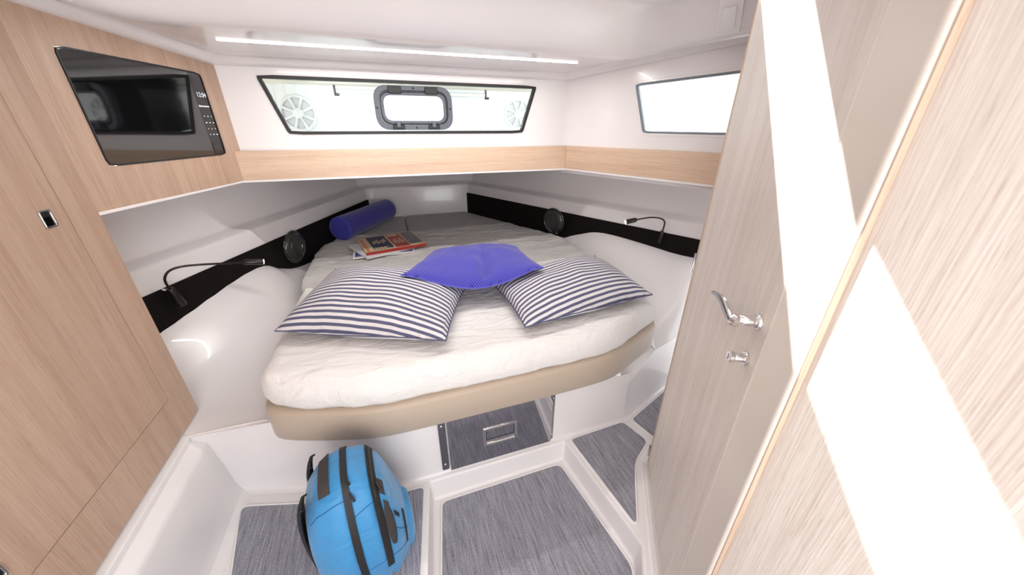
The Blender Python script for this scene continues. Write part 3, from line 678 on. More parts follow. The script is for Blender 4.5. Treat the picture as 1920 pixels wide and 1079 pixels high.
# lever: neck out of the door, then towards the hinge side and slightly up
def hpx(px, py, n): return onpl(px, py, D0 + DN * n, DN)
L = [dp(0.557, 0.008, 1.119), dp(0.557, 0.028, 1.119), dp(0.553, 0.044, 1.119), hpx(1377, 603, 0.054), hpx(1368, 590, 0.056), hpx(1356, 567, 0.053), hpx(1346, 554, 0.048), hpx(1337, 549, 0.043)]
S = smoothpath(L, 6); n = len(S)
bm = BM(); rows = []
for i, p in enumerate(S):
    t = (S[min(i + 1, n - 1)] - S[max(0, i - 1)]).normalized(); u = i / (n - 1)
    up_ = Vector((0, 0, 1)); a = (up_ - t * up_.dot(t)).normalized(); b = t.cross(a)
    rz_ = 0.0112 + 0.003 * sst(0.3, 0.5, u) - 0.008 * sst(0.6, 1.0, u); rn = 0.0108 - 0.0045 * sst(0.5, 0.8, u) - 0.0015 * sst(0.7, 1, u)
    rows.append([p + a * cos(2 * math.pi * k / 16) * rz_ + b * sin(2 * math.pi * k / 16) * rn for k in range(16)])
V = grid(bm, rows, True); bm.faces.new(V[0]); bm.faces.new(V[-1]); emit('lever_handle', bm, CHROME, door)
K0 = dp(0.556, 0, 1.022)
bm = BM(); lathe(bm, K0, DN, [(0.0165, 0.0), (0.0165, 0.005), (0.0150, 0.007), (0.0105, 0.0072), (0.0105, 0.028), (0.0100, 0.030)], 28); kb = emit('lock_knob', bm, CHROME, door)
K1 = K0 + DN * 0.027
bm = BM(); lathe(bm, K1, DN, [(0.0125, 0.0), (0.0132, 0.002), (0.0132, 0.010), (0.012, 0.0115)], 24); emit('turn_grip', bm, CHROME, kb)
bm = BM(); quadbox(bm, K1 + DN * 0.011 - Vector((0, 0, 0.007)) - DD * 0.0015, DD * 0.003, DN * 0.001, (0, 0, 0.014)); emit('thumb_slot', bm, plain('blue_slot', (48, 46, 110), 0.4), kb)
# near panelling just right of the camera
PA = rad(8.4); PD = Vector((sin(PA), cos(PA), 0)); P0 = Vector((0.6135, 0.0, 0)); PN = Vector((-cos(PA), sin(PA), 0))
P0 = Vector((0.643, 0.272, 0))
bm = BM(); a = P0 + PD * 0.0155; quadbox(bm, a + Vector((0, 0, -0.0)), -PD * 1.2, -PN * 0.02, (0, 0, 1.945)); struct('wall_panel', bm, PALE2, smooth=False)
# unseen walls added behind the open door to shut out sky light
bm = BM(); quadbox(bm, (1.72, -0.9, 0), (0.03, 0, 0), (0, 2.02, 0), (0, 0, 1.98)); quadbox(bm, (0.66, -0.93, 0), (1.09, 0, 0), (0, 0.03, 0), (0, 0, 1.98)); struct('wall_sky_block', bm, WHITE2, smooth=False)
# sill moulding along the door foot
bm = BM(); rows = []
for s in (0.02, 0.3, 0.8):
    rows.append([dp(s, n_, z) for n_, z in ((-0.02, 0.001), (0.004, 0.001), (0.007, 0.005), (0.017, 0.006), (0.019, 0.003), (0.024, 0.003), (0.026, 0.006), (0.033, 0.005), (0.037, 0.0003))])
grid(bm, rows); bmesh.ops.remove_doubles(bm, verts=bm.verts, dist=1e-6); struct('trim_6', bm, WHITE, angle=50)

# ================================================================= BED
front = [(-0.607, 1.36), (-0.600, 1.31), (-0.56, 1.262), (-0.40, 1.203), (-0.20, 1.146), (-0.08, 1.137), (0.25, 1.137), (0.60, 1.137), (0.86, 1.143), (0.98, 1.165), (1.12, 1.232), (1.26, 1.292), (1.335, 1.335), (1.352, 1.39)]
bedout = [Vector(p) for p in front] + [Vector(p) for p in [(1.345, 1.6), (1.34, 2.2), (1.33, 2.64)]]
bedout += [Vector(hullR(y, 0.03)) for y in (2.75, 2.95, 3.14)] + [Vector(hullL(y, 0.03)) for y in (3.14, 3.0)] + [Vector((-0.60, 2.85)), Vector((-0.60, 2.2)), Vector((-0.60, 1.7))]
def sm2(poly, it=2):
    P = [Vector(p) for p in poly]
    for _ in range(it):
        Q = []
        for i in range(len(P)): a, b = P[i], P[(i + 1) % len(P)]; Q += [a * 0.75 + b * 0.25, a * 0.25 + b * 0.75]
        P = Q
    return P
bed = thing('bed_base', 'island berth base edged in tan leatherette under the white mattress', 'bed', (0.36, 1.9, 0.33))
bm = BM(); slab(bm, sm2(bedout), [(0.02, 0.335), (0.006, 0.3365), (0, 0.343), (0, 0.470), (0.006, 0.484), (0.016, 0.489), (0.04, 0.489)], 2, n=220)
emit('padded_rim', bm, TAN, bed, angle=60)
bm = BM(); quadbox(bm, (-0.55, 1.45, 0.30), (1.8, 0, 0), (0, 1.5, 0), (0, 0, 0.034)); emit('platform', bm, WHITE2, bed)

def hfm(x, y, w):
    v = Vector((x * 3.1, y * 5.0, 0.3)); e = noise.noise(v) * 0.009 + noise.noise(Vector((x * 9, y * 16, 2))) * 0.005
    return e * w
bm = BM(); mo_ = offset2(resample(sm2(bedout), 200), 0.022)
slab(bm, mo_, [(0.006, 0.4905), (0.0, 0.505), (-0.010, 0.54), (-0.008, 0.585), (0.004, 0.615), (0.022, 0.634), (0.05, 0.643)], 46, hfm, n=240)
# tucked folds on the sides of the sheet
for v in bm.verts:
    if v.co.z < 0.63:
        a = math.atan2(v.co.y - 2.0, v.co.x - 0.36); fo = noise.noise(Vector((v.co.x * 14 + v.co.z * 6, v.co.y * 14, v.co.z * 5)))
        v.co.x += fo * 0.009 * cos(a); v.co.y += fo * 0.010 * sin(a)
mat_ = tag(emit('mattress', bm, SHEET, None, angle=70), 'white fitted mattress of the berth, bare around the pillows', 'mattress')
# foot cushions past y = 3.14
def foot(poly, label):
    bm = BM(); slab(bm, [Vector((p.x, p.y)) for p in roundpoly([(x, y, 0) for x, y in poly], 0.02)], [(0.01, 0.50), (0, 0.52), (0, 0.625), (0.006, 0.645), (0.018, 0.652)], 14, lambda x, y, w: noise.noise(Vector((x * 6, y * 9, 5))) * 0.006 * w, n=120)
    return tag(emit('foot_cushion', bm, GREY_SHADE, None, angle=70), label, 'cushion')
a0, a1 = hullL(3.15, 0.03), hullL(3.83, 0.03); b0, b1 = hullR(3.15, 0.03), hullR(3.83, 0.03)
foot([(a0.x, 3.15), (0.10, 3.15), (0.10, 3.82), (a1.x, 3.82)], 'small grey foot cushion next to the blue bolster')
foot([(0.103, 3.15), (b0.x, 3.15), (b1.x, 3.82), (0.103, 3.82)], 'larger grey foot cushion at the narrow end right of the seam')
# grey top sheet
du = [(-0.60, 2.10), (-0.3, 2.12), (0.3, 2.05), (0.9, 2.10), (1.335, 2.06), (1.34, 2.35), (1.325, 2.64)] + [tuple(hullR(y, 0.03)) for y in (2.78, 2.98, 3.16, 3.2)] + [tuple(hullL(y, 0.03)) for y in (3.20, 3.1, 2.98)] + [(-0.602, 2.85), (-0.603, 2.5)]
def hfd(x, y, w):
    k = 0.024 * noise.noise(Vector((x * 1.6 + y * 0.8, y * 9.5, 7))) + 0.015 * noise.noise(Vector((x * 5, y * 24 + x * 4, 3)))
    r = abs(noise.noise(Vector((x * 1.2 - y * 0.6, y * 5 + x * 0.8, 11)))); k -= 0.014 * sst(0.10, 0.0, r)
    return (k + 0.008) * (0.4 + 0.6 * w)
bm = BM(); slab(bm, offset2(resample(sm2([Vector(p) for p in du], 2), 200), 0.012), [(0.004, 0.52), (-0.012, 0.53), (-0.012, 0.60), (0.0, 0.638), (0.018, 0.655), (0.05, 0.664)], 60, hfd, n=260, cap=False)
ts_ = tag(emit('top_sheet', bm, GREY, None, angle=75), 'wrinkled light grey sheet covering the middle of the berth under the magazines', 'sheet')

sm_ = ts_.modifiers.new('cloth', 'SOLIDIFY'); sm_.thickness = 0.003; sm_.offset = 1
# ---------------- pillows
def pillow(name, corners, T, mat, label, cat, group=None, nu=44, nv=36, droop=None, chop=None, seed=0, rimz=0.35, floorz=None, uvs=(1, 1), pinch=0.02, pw_=0.46):
    """corners: 3-D p00,p10,p11,p01 (u along first edge)"""
    c = [Vector(p) for p in corners]; bm = BM()
    nrm = ((c[1] - c[0]).cross(c[3] - c[0]) + (c[2] - c[1]).cross(c[0] - c[1]) * -1)
    nrm = (c[1] - c[0]).cross(c[3] - c[0]).normalized();
    if nrm.z < 0: nrm = -nrm
    cen = sum(c, Vector()) / 4
    def base(u, v): return c[0] * (1 - u) * (1 - v) + c[1] * u * (1 - v) + c[2] * u * v + c[3] * (1 - u) * v
    def pt(u, v, side):
        # edges bow inwards between the pointed corners
        p = base(u, v); eu, ev = 4 * u * (1 - u), 4 * v * (1 - v)
        p = p + (cen - base(0.5, 0) ) * 0
        du_ = (base(0, v) - base(1, v)); dv_ = (base(u, 0) - base(u, 1))
        p += dv_ * (-pinch) * eu * (1 - 2 * v) * 1.0 * (1 - ev * 0.5)
        p += du_ * (-pinch) * ev * (1 - 2 * u) * 1.0 * (1 - eu * 0.5)
        th = T * ((eu * ev) ** pw_) * (0.62 if side > 0 else 0.38) * (0.85 + 0.15 * eu)
        w = noise.noise(Vector((u * 5 + seed, v * 5, seed * 1.7))) * 0.012 * (eu * ev) ** 0.3 + noise.noise(Vector((u * 14 + seed, v * 4, 3))) * 0.004 * (1 - ev * 0.6)
        q = p + nrm * side * (th + w * (side > 0))
        if chop: q += nrm * side * chop(u, v)
        if droop: q += droop(u, v)
        if floorz and q.z < floorz: q.z = floorz
        return q
    for side in (1, -1):
        rows = [[pt(i / nu, j / nv, side) for i in range(nu + 1)] for j in range(nv + 1)]
        arc = []
        for i in range(nu + 1):
            L_ = [0]
            for j in range(nv): L_.append(L_[-1] + (rows[j + 1][i] - rows[j][i]).length)
            arc.append(L_)
        tot = max(a_[-1] for a_ in arc)
        grid(bm, rows, uv=lambda j, i: (i / nu * uvs[0], (0.5 + (arc[i][j] - arc[i][-1] / 2) / tot) * uvs[1]))
    bmesh.ops.remove_doubles(bm, verts=bm.verts, dist=0.0006)
    root = tag(emit(name, bm, mat, None, angle=75), label, cat, group)
    base_ = wloc(root)
    pts = [pt(i / 60, 0, 1) for i in range(61)] + [pt(1, j / 60, 1) for j in range(1, 61)] + [pt(1 - i / 60, 1, 1) for i in range(1, 61)] + [pt(0, 1 - j / 60, 1) for j in range(1, 60)]
    bm = BM(); tube(bm, pts + [pts[0]], 0.003, 6, cap=False); emit('piping', bm, mat, root)
    return root
pillow('pillow', [onz(515, 621, 0.700), onz(836, 640, 0.690), onz(880, 528, 0.70), onz(628, 505, 0.71)], 0.215, STRIPE, 'white pillow with navy stripes on the left side of the bed', 'pillow', 'striped pillows on the berth', seed=1.3, floorz=0.652, rimz=0.3)
pillow('pillow', [onz(985, 614, 0.690), onz(1223, 553, 0.700), onz(1115, 480, 0.70), onz(922, 532, 0.70)], 0.19, STRIPE2, 'white pillow with navy stripes on the right side of the bed', 'pillow', 'striped pillows on the berth', seed=6.1, floorz=0.652)
def chop(u, v): return -0.035 * math.exp(-((u - 0.56) / 0.035) ** 2) * sst(1.0, 0.2, v) * 4 * 0.25 * min(1, 5 * v * (1 - v) * 2)
pillow('cushion', [onz(752, 517, 0.835), onz(1019, 502, 0.83), onz(968, 462, 0.80), onz(815, 470, 0.80)], 0.115, BLUE, 'royal blue woven cushion resting across both striped pillows', 'cushion', seed=3.7,
       droop=lambda u, v: Vector((0, -0.055, -0.075)) * (4 * u * (1 - u)) ** 1.6 * (1 - v) ** 1.5, chop=chop, uvs=(1.0, 0.6), pinch=0.03)
# bolster
b0 = onz(648, 424, 0.72) ; A_ = Vector((-0.395, 3.02, 0.742)); B_ = Vector((-0.01, 3.66, 0.742)); A_ = onpl(652, 415, (0, 3.1, 0), (0, 1, 0)); 
A_ = Vector((-0.43, 3.02, 0.758)); B_ = Vector((-0.055, 3.70, 0.758)); ax = (B_ - A_).normalized(); R = 0.098
bm = BM(); LB = (B_ - A_).length; pr = [(0.001, 0.006), (0.03, 0.003), (0.07, 0.0), (0.088, 0.003), (0.096, 0.012), (R, 0.025)] + [(R + 0.001 * sin(k), 0.025 + (LB - 0.05) * k / 12) for k in range(1, 12)] + [(R, LB - 0.025), (0.096, LB - 0.012), (0.088, LB - 0.003), (0.07, LB), (0.03, LB - 0.003), (0.001, LB - 0.006)]
a = ax.orthogonal().normalized(); b = ax.cross(a); SG = 48
grid(bm, [[A_ + ax * h + (a * cos(2 * math.pi * k / SG) + b * sin(2 * math.pi * k / SG)) * r for k in range(SG + 1)] for r, h in pr],
     uv=lambda i, j: (j / SG, (pr[i][1] + (R - pr[i][0]) * (-1 if i < 6 else 1)) * 1.7))
bmesh.ops.remove_doubles(bm, verts=bm.verts, dist=0.0001)
bol = tag(emit('bolster', bm, BLUED, None, angle=60), 'dark blue cylindrical bolster lying by the left headboard pad', 'bolster')
for e, s in ((A_, 1), (B_, -1)):
    bm = BM(); tube(bm, [e + ax * s * 0.009 + (a * cos(t) + b * sin(t)) * 0.0945 for t in [2 * math.pi * k / 40 for k in range(41)]], 0.0028, 6, cap=False); emit('piping', bm, BLUED, bol)

# ---------------- magazines
def quad_at(px4, z): return [onz(x, y, z) for x, y in px4]
def book(name, px4, z0, th, cover, page, label, group, tilt=None):
    q = quad_at(px4, z0)
    # make it a true rectangle
    u = (q[3] - q[0]); v = (q[1] - q[0]); o = q[0]; L1 = (q[3] - q[0]).length; L2 = (q[1] - q[0]).length; u = u.normalized(); v = (v - u * v.dot(u)).normalized()
    r = thing(name, label, 'magazine', o, group); e = Vector((0, 0, th))
    bm = BM(); quadbox(bm, o + Vector((0, 0, 0.0012)) + u * 0.003 + v * 0.003, u * (L1 - 0.006), v * (L2 - 0.003), (0, 0, th - 0.0024)); emit('pages', bm, page, r, smooth=False)
    bm = BM(); quadbox(bm, o, u * L1, v * L2, (0, 0, 0.001)); quadbox(bm, o + Vector((0, 0, th - 0.001)), u * L1, v * L2, (0, 0, 0.001)); quadbox(bm, o, u * L1, v * 0.0015, (0, 0, th)); emit('cover', bm, cover, r, smooth=False)
    return r, o + e, u, v, L1, L2
PAGE = plain('paper', (226, 222, 216), 0.8); RED = plain('print_red', (164, 50, 42), 0.35); CRM = plain('print_cream', (206, 178, 146), 0.35); NAVY = plain('print_navy', (34, 38, 66), 0.35)
WCOV = plain('print_white', (226, 224, 224), 0.35); BCOV = plain('print_blue', (40, 58, 130), 0.35); GRN = plain('print_green', (74, 132, 92), 0.35); ORG = plain('print_orange', (205, 120, 72), 0.35); GRY = plain('print_grey', (110, 108, 116), 0.35)
def printing(r, top, u, v, L1, L2, rects):
    bm = BM(); ms = []
    for a0_, b0_, a1_, b1_, m in rects:
        if m not in ms: ms.append(m)
        quadbox(bm, top + u * L1 * a0_ + v * L2 * b0_ + Vector((0, 0, 0.0001)), u * L1 * (a1_ - a0_), v * L2 * (b1_ - b0_), (0, 0, 0.0003), ms.index(m))
    emit('cover_print', bm, ms, r, smooth=False)
zb = 0.676
r3 = book('magazine', [(662, 487), (657, 462), (760, 452), (778, 474)], zb, 0.012, WCOV, PAGE, 'lowest magazine with a blue-edged cover sticking out of the pile', 'magazines on the berth')
printing(*r3, [(0.03, 0.04, 0.25, 0.5, BCOV), (0.6, 0.03, 0.97, 0.6, BCOV), (0.26, 0.03, 0.4, 0.2, ORG), (0.86, 0.05, 0.92, 0.2, WCOV)])
r2 = book('magazine', [(689, 487), (648, 465), (735, 452), (778, 466)], zb + 0.0125, 0.014, WCOV, PAGE, 'plain white magazine in the middle of the pile', 'magazines on the berth')
printing(*r2, [(0.55, 0.02, 0.75, 0.12, BCOV), (0.75, 0.02, 0.95, 0.10, GRY)])
r1 = book('magazine', [(688, 480), (667, 453), (772, 439), (800, 461)], zb + 0.027, 0.018, RED, PAGE, 'red and cream illustrated magazine on top of the pile', 'magazines on the berth')
pr_ = [(0.0, 0.03, 1.0, 1.0, CRM), (0.035, 0.06, 0.075, 0.9, ORG), (0.15, 0.1, 0.47, 0.96, NAVY), (0.50, 0.06, 0.74, 0.97, RED), (0.76, 0.15, 0.98, 0.97, GRY)]
rnd = random.Random(2)
for k in range(26):
    x = rnd.uniform(0.76, 0.94); y = rnd.uniform(0.15, 0.9); pr_.append((x, y, x + rnd.uniform(0.01, 0.05), y + rnd.uniform(0.02, 0.08), rnd.choice((NAVY, CRM, ORG, GRN, GRY))))
for k in range(5): pr_.append((0.17 + 0.05 * k, 0.12, 0.205 + 0.05 * k, 0.22, CRM if k < 4 else GRN))
for k in range(6): pr_.append((0.2 + 0.04 * k, 0.45 + 0.06 * (k % 2), 0.225 + 0.04 * k, 0.62 + 0.05 * (k % 3), CRM))
for k in range(9): pr_.append((0.53 + 0.022 * k, 0.25 + 0.05 * (k % 3), 0.54 + 0.022 * k, 0.5 + 0.06 * (k % 4), CRM))
pr_.append((0.51, 0.82, 0.70, 0.95, CRM))
# later prints sit a hair above the earlier ones
def printing2(r, top, u, v, L1, L2, rects):
    bm = BM(); ms = []
    for i, (a0_, b0_, a1_, b1_, m) in enumerate(rects):
        if m not in ms: ms.append(m)
        h = 0.0002 if i == 0 else 0.0004 if i < 5 else 0.0006 + 0.00001 * i
        quadbox(bm, top + u * L1 * a0_ + v * L2 * b0_, u * L1 * (a1_ - a0_), v * L2 * (min(b1_, 0.99) - b0_), (0, 0, h), ms.index(m))
    emit('cover_print', bm, ms, r, smooth=False)
printing2(*r1, pr_)

# ================================================================= BLACK SIDE PADS, SPEAKERS, READING LAMPS
def pad(f, pts, label, rc=0.02):     # pts = [(y, z)] outline on the hull plane
    bm = BM(); P = []
    for y, z in pts: q = f(y, 0.002); P.append((q.x, q.y, z))
    q0, q1 = f(2.0, 0.002), f(2.0, 0.010); e = Vector((q1.x - q0.x, q1.y - q0.y, 0))
    prism(bm, roundpoly(P, [0 if i else 0 for i in range(len(P))], 1), e); bmesh.ops.triangulate(bm, faces=[g_ for g_ in bm.faces if len(g_.verts) > 4])
    return tag(emit('side_pad', bm, BLACK, None, smooth=False), label, 'panel')
top_l = [(1.62, 0.835), (2.6, 0.842), (3.78, 0.845), (3.815, 0.842), (3.83, 0.825)]; bot_l = [(3.84, 0.50), (2.98, 0.50), (2.0, 0.55), (1.62, 0.60)]
pad(hullL, top_l + bot_l, 'long black pad on the left hull side behind the bolster')
top_r = [(1.45, 0.853), (2.6, 0.855), (3.79, 0.857), (3.825, 0.853), (3.84, 0.838)]; bot_r = [(3.845, 0.50), (2.98, 0.50), (2.0, 0.55), (1.45, 0.60)]
pad(hullR, top_r + bot_r, 'long black pad on the right hull side by the door')
def speaker(p, n, label):
    n = Vector(n).normalized(); r = thing('speaker', label, 'speaker', p, 'round speakers on the side pads')
    bm = BM(); lathe(bm, p, n, [(0.112, -0.002), (0.114, 0.002), (0.110, 0.006), (0.103, 0.0065), (0.100, 0.004)], 48); emit('rim', bm, SMOKE, r)
    bm = BM(); lathe(bm, p, n, [(0.099, 0.0042), (0.094, 0.012), (0.075, 0.018), (0.06, 0.016), (0.045, 0.012), (0.02, 0.014), (0.001, 0.015)], 48); emit('lens', bm, SMOKE, r, angle=60)
    bm = BM(); lathe(bm, p, n, [(0.062, 0.0165), (0.060, 0.019), (0.056, 0.0185), (0.054, 0.015)], 40, cap=False); emit('inner_ring', bm, SMOKE, r)
inL = Vector((cos(rad(AZL)), -sin(rad(AZL)), 0)); inR = Vector((-cos(rad(AZR)), sin(rad(AZR)), 0))
speaker(onv(553, 463, LF, AZL, 0.012), inL, 'round smoked speaker on the left black pad near the bolster')
speaker(onv(1038, 415, RF, AZR, -0.012), inR, 'round smoked speaker on the right black pad')
def lamp(base, neck, head, n, label, r0=0.016):
    r = thing('reading_lamp', label, 'lamp', base[0], 'flexible reading lamps on the pads')
    bm = BM(); tube(bm, [base[0], base[0].lerp(base[1], 0.08), base[0].lerp(base[1], 0.92), base[1]], [r0 * 0.85, r0, r0 * 0.92, r0 * 0.7], 20); emit('base_barrel', bm, GUN, r)
    bm = BM(); m_ = base[0].lerp(base[1], 0.85); tube(bm, [m_, m_ - n * 0.062], r0 * 0.45, 12); emit('wall_bracket', bm, CHROME, r)
    bm = BM(); tube(bm, smoothpath(neck, 8), 0.0052, 10); emit('gooseneck', bm, GUN, r)
    bm = BM(); tube(bm, [head[0], head[0].lerp(head[1], 0.12), head[0].lerp(head[1], 0.95), head[1]], [0.009, 0.0155, 0.0165, 0.0155], 20); hd_ = emit('head', bm, GUN, r)
    d = (head[1] - head[0]).normalized(); bm = BM(); lathe(bm, head[1], d, [(0.013, 0.0), (0.013, 0.0012), (0.006, 0.0025)], 20); emit('bulb', bm, BULB, hd_)
    l = bpy.data.lights.new('lamp_spot', 'SPOT'); l.energy = 0.6; l.spot_size = rad(110); l.color = (1, 0.95, 0.85); l.shadow_soft_size = 0.012
    lo = bpy.data.objects.new('lamp_spot', l); COL.objects.link(lo); lo.parent = r; lo.location = head[1] + d * 0.006 - wloc(r); lo.rotation_euler = d.to_track_quat('-Z', 'Y').to_euler()
pL = lambda x, y, o: onv(x, y, LF, AZL, o); pR = lambda x, y, o: onv(x, y, RF, AZR, -o)
lamp([pL(343, 572, 0.045), pL(318, 541, 0.05)], [pL(319, 542, 0.05), pL(312, 533, 0.052), pL(309, 521, 0.06), pL(318, 508, 0.072), pL(342, 500, 0.09), pL(385, 496, 0.12), pL(430, 494, 0.135), pL(458, 492, 0.14)],
     [pL(455, 492, 0.14), pL(494, 491, 0.205)], inL, 'black gooseneck reading lamp with lit head on the left pad', 0.019)
lamp([pR(1236, 455, 0.03), pR(1242, 433, 0.035)], [pR(1242, 434, 0.035), pR(1245, 425, 0.037), pR(1246, 416, 0.045), pR(1239, 410, 0.06), pR(1222, 408, 0.08), pR(1205, 410, 0.095), pR(1192, 413, 0.10)],
     [pR(1194, 412, 0.10), pR(1173, 417, 0.155)], inR, 'black gooseneck reading lamp with lit head on the right pad', 0.013)

# ================================================================= STEEL DRAWER
yd = 1.160
dw = thing('drawer', 'mirror-polished steel drawer front under the berth', 'drawer', (0.33, yd, 0.03))
x0, x1, z0, z1 = 0.055, 0.605, 0.030, 0.350
bm = BM(); quadbox(bm, (x0 + 0.036, yd - 0.016, z0), (x1 - x0 - 0.036, 0, 0), (0, 0.016, 0), (0, 0, z1 - z0)); emit('front_plate', bm, STEEL, dw, smooth=False, bevel=0.0008)
bm = BM(); quadbox(bm, (x0 + 0.036, yd - 0.017, z1 - 0.006), (x1 - x0 - 0.05, 0, 0), (0, 0.001, 0), (0, 0, 0.004)); emit('top_gap', bm, RUBBER, dw, smooth=False)
bm = BM(); prism(bm, roundpoly([(x0 - 0.002, yd - 0.004, z1 + 0.004), (x0 + 0.030, yd - 0.004, z1 + 0.004), (x0 + 0.030, yd - 0.004, z0), (x0 - 0.002, yd - 0.004, z0)], 0.008, 4), (0, 0.008, 0)); fl_ = emit('flange', bm, STEELB, dw)
bm = BM(); prism(bm, roundpoly([(x1 + 0.001, yd - 0.004, z1 + 0.004), (x1 + 0.016, yd - 0.004, z1 + 0.004), (x1 + 0.016, yd - 0.004, z0), (x1 + 0.001, yd - 0.004, z0)], 0.006, 4), (0, 0.008, 0)); fr_ = emit('flange', bm, STEELB, dw)
for f_, sx in ((fl_, x0 + 0.013), (fr_, x1 + 0.008)):
    for sz in (z0 + 0.035, z1 - 0.045):
        bm = BM(); lathe(bm, (sx, yd - 0.0038, sz), (0, -1, 0), [(0.006, 0), (0.006, 0.001), (0.003, 0.003)], 14); emit('screw', bm, CHROME, f_)
hx0, hx1, hz0, hz1 = 0.252, 0.418, 0.128, 0.238
ringq = lambda a, y: roundpoly([(hx0 + a, y, hz1 - a), (hx1 - a, y, hz1 - a), (hx1 - a, y, hz0 + a), (hx0 + a, y, hz0 + a)], 0.004, 3)
bm = BM(); ringframe(bm, ringq(0, yd - 0.021), ringq(0.013, yd - 0.021), (0, 0.005, 0)); hh = emit('handle_bezel', bm, CHROME, dw, bevel=0.001)
bm = BM(); quadbox(bm, (hx0 + 0.016, yd - 0.019, hz0 + 0.042), (hx1 - hx0 - 0.032, 0, 0), (0, 0.0022, 0), (0, 0, hz1 - hz0 - 0.053)); emit('flap', bm, STEEL, hh, smooth=False)
bm = BM(); quadbox(bm, (hx0 + 0.0125, yd - 0.0168, hz0 + 0.0125), (hx1 - hx0 - 0.025, 0, 0), (0, 0.0006, 0), (0, 0, hz1 - hz0 - 0.025)); emit('shadow_gap', bm, RUBBER, hh, smooth=False)
bm = BM(); a = [(hx0 + 0.013, yd - 0.0175, hz0 + 0.012), (hx1 - 0.013, yd - 0.0175, hz0 + 0.012)]; rows = []
for k in range(9):
    t = k / 8 * math.pi / 2; rows.append([(hx0 + 0.013, yd - 0.0195 + 0.003 * sin(t), hz0 + 0.038 - 0.026 * sin(t)), (hx1 - 0.013, yd - 0.0195 + 0.003 * sin(t), hz0 + 0.038 - 0.026 * sin(t))])
grid(bm, rows); emit('finger_recess', bm, CHROME, hh)

# ================================================================= BACKPACK
bp_ = Vector((-0.258, 0.945, 0.006)); bpk = thing('backpack', 'blue zipped travel backpack standing on the floor before the berth', 'backpack', bp_)
BR = rad(7)
TH = 0.27      # thickness (back panel to front)
def hgt(t): # outline height over thickness 0..1
    K = [(0, 0.40), (0.10, 0.445), (0.28, 0.470), (0.43, 0.478), (0.60, 0.465), (0.72, 0.445), (0.82, 0.385), (0.91, 0.29), (1.0, 0.20)]
    for (a_, ha), (b_, hb) in zip(K, K[1:]):
        if t <= b_: return ha + (hb - ha) * (t - a_) / (b_ - a_)
    return K[-1][1]
def wid(t): return 0.158 * (1 - 0.35 * abs(2 * t - 0.85) ** 3) 
def pk(t, a, off=0.0):
    """t across the thickness, a in 0..1 round the arch (near side floor -> top -> far side)"""
    w, h = wid(t) + off, hgt(t) + off
    th = math.pi * a; c_, s_ = cos(th), sin(th); e = 0.62
    y = -w * (abs(c_) ** e) * (1 if c_ > 0 else -1); z = h * (abs(s_) ** 0.72)
    bul = 1 + 0.10 * sin(math.pi * min(1, z / 0.45)) ; y *= bul
    lob = -0.010 * (math.exp(-((t - 0.43) / 0.035) ** 2) + math.exp(-((t - 0.72) / 0.035) ** 2))
    n_ = Vector((0, y, z - 0.15)); n_ = n_.normalized() if n_.length > 1e-5 else Vector((0, 0, 1))
    w_ = noise.noise(Vector((t * 7, a * 6, 2.2))) * 0.007
    q = Vector(((t - 0.5) * TH + 0.02 * sin(math.pi * min(1, z / 0.45)) * (t - 0.5), y, z)) + n_ * (lob + w_ if off < 0.5 else 0)
    q = Vector((q.x * cos(BR) - q.y * sin(BR), q.x * sin(BR) + q.y * cos(BR), q.z)); return q + bp_
def packmesh(t0, t1, cap0, cap1, nt=14, na=72):
    bm = BM(); rows = []
    ts = [t0 + (t1 - t0) * i / nt for i in range(nt + 1)]
    for t in ts: rows.append([pk(t, k / na) for k in range(na + 1)])
    def shrink(row, f, dx): c = sum((Vector(p) for p in row), Vector()) / len(row); c.z = bp_.z + 0.15; return [Vector((c.x + (p.x - c.x) * f + dx, c.y + (p.y - c.y) * f, bp_.z + (p.z - bp_.z) * (0.5 + 0.5 * f))) for p in row]
    if cap0:
        r0 = rows[0]; rows = [shrink(r0, 0.02, -0.022), shrink(r0, 0.5, -0.020), shrink(r0, 0.85, -0.014), shrink(r0, 0.96, -0.006)] + rows
    if cap1:
        r0 = rows[-1]; rows += [shrink(r0, 0.96, 0.008), shrink(r0, 0.85, 0.016), shrink(r0, 0.5, 0.022), shrink(r0, 0.02, 0.024)]
    grid(bm, rows); return bm
emit('back_compartment', packmesh(0, 0.43, True, False), PACK, bpk, angle=80)
emit('main_compartment', packmesh(0.43, 0.72, False, False), PACK, bpk, angle=80)
emit('front_compartment', packmesh(0.72, 1.0, False, True), PACK, bpk, angle=80)
def ribbon(name, tf, a0_, a1_, wt, off, mat, parent, n=60, wf=None):
    bm = BM(); up, dn = [], []
    rows = []
    for k in range(n + 1):
        a_ = a0_ + (a1_ - a0_) * k / n; t = tf(a_); w = wt * (wf(k / n) if wf else 1)
        p, q = pk(t - w / 2, a_, off), pk(t + w / 2, a_, off); p2, q2 = pk(t - w / 2, a_, off - 0.006), pk(t + w / 2, a_, off - 0.006); rows.append([p2, p, (p + q) / 2 , q, q2])
    grid(bm, rows); return emit(name, bm, mat, parent, angle=60)
z1_ = ribbon('main_zipper', lambda a: 0.43, 0.03, 0.70, 0.075, 0.005, PACKB, bpk)
ribbon('zipper_teeth', lambda a: 0.43, 0.03, 0.70, 0.012, 0.0075, PACKG, z1_)
z2_ = ribbon('front_zipper', lambda a: 0.72, 0.03, 0.66, 0.075, 0.005, PACKB, bpk)
ribbon('zipper_teeth', lambda a: 0.72, 0.03, 0.66, 0.012, 0.0075, PACKG, z2_)
ribbon('grab_handle', lambda a: 0.20, 0.385, 0.585, 0.125, 0.008, PACKG, bpk, wf=lambda u: 1, n=30)
for o in ():
    pass
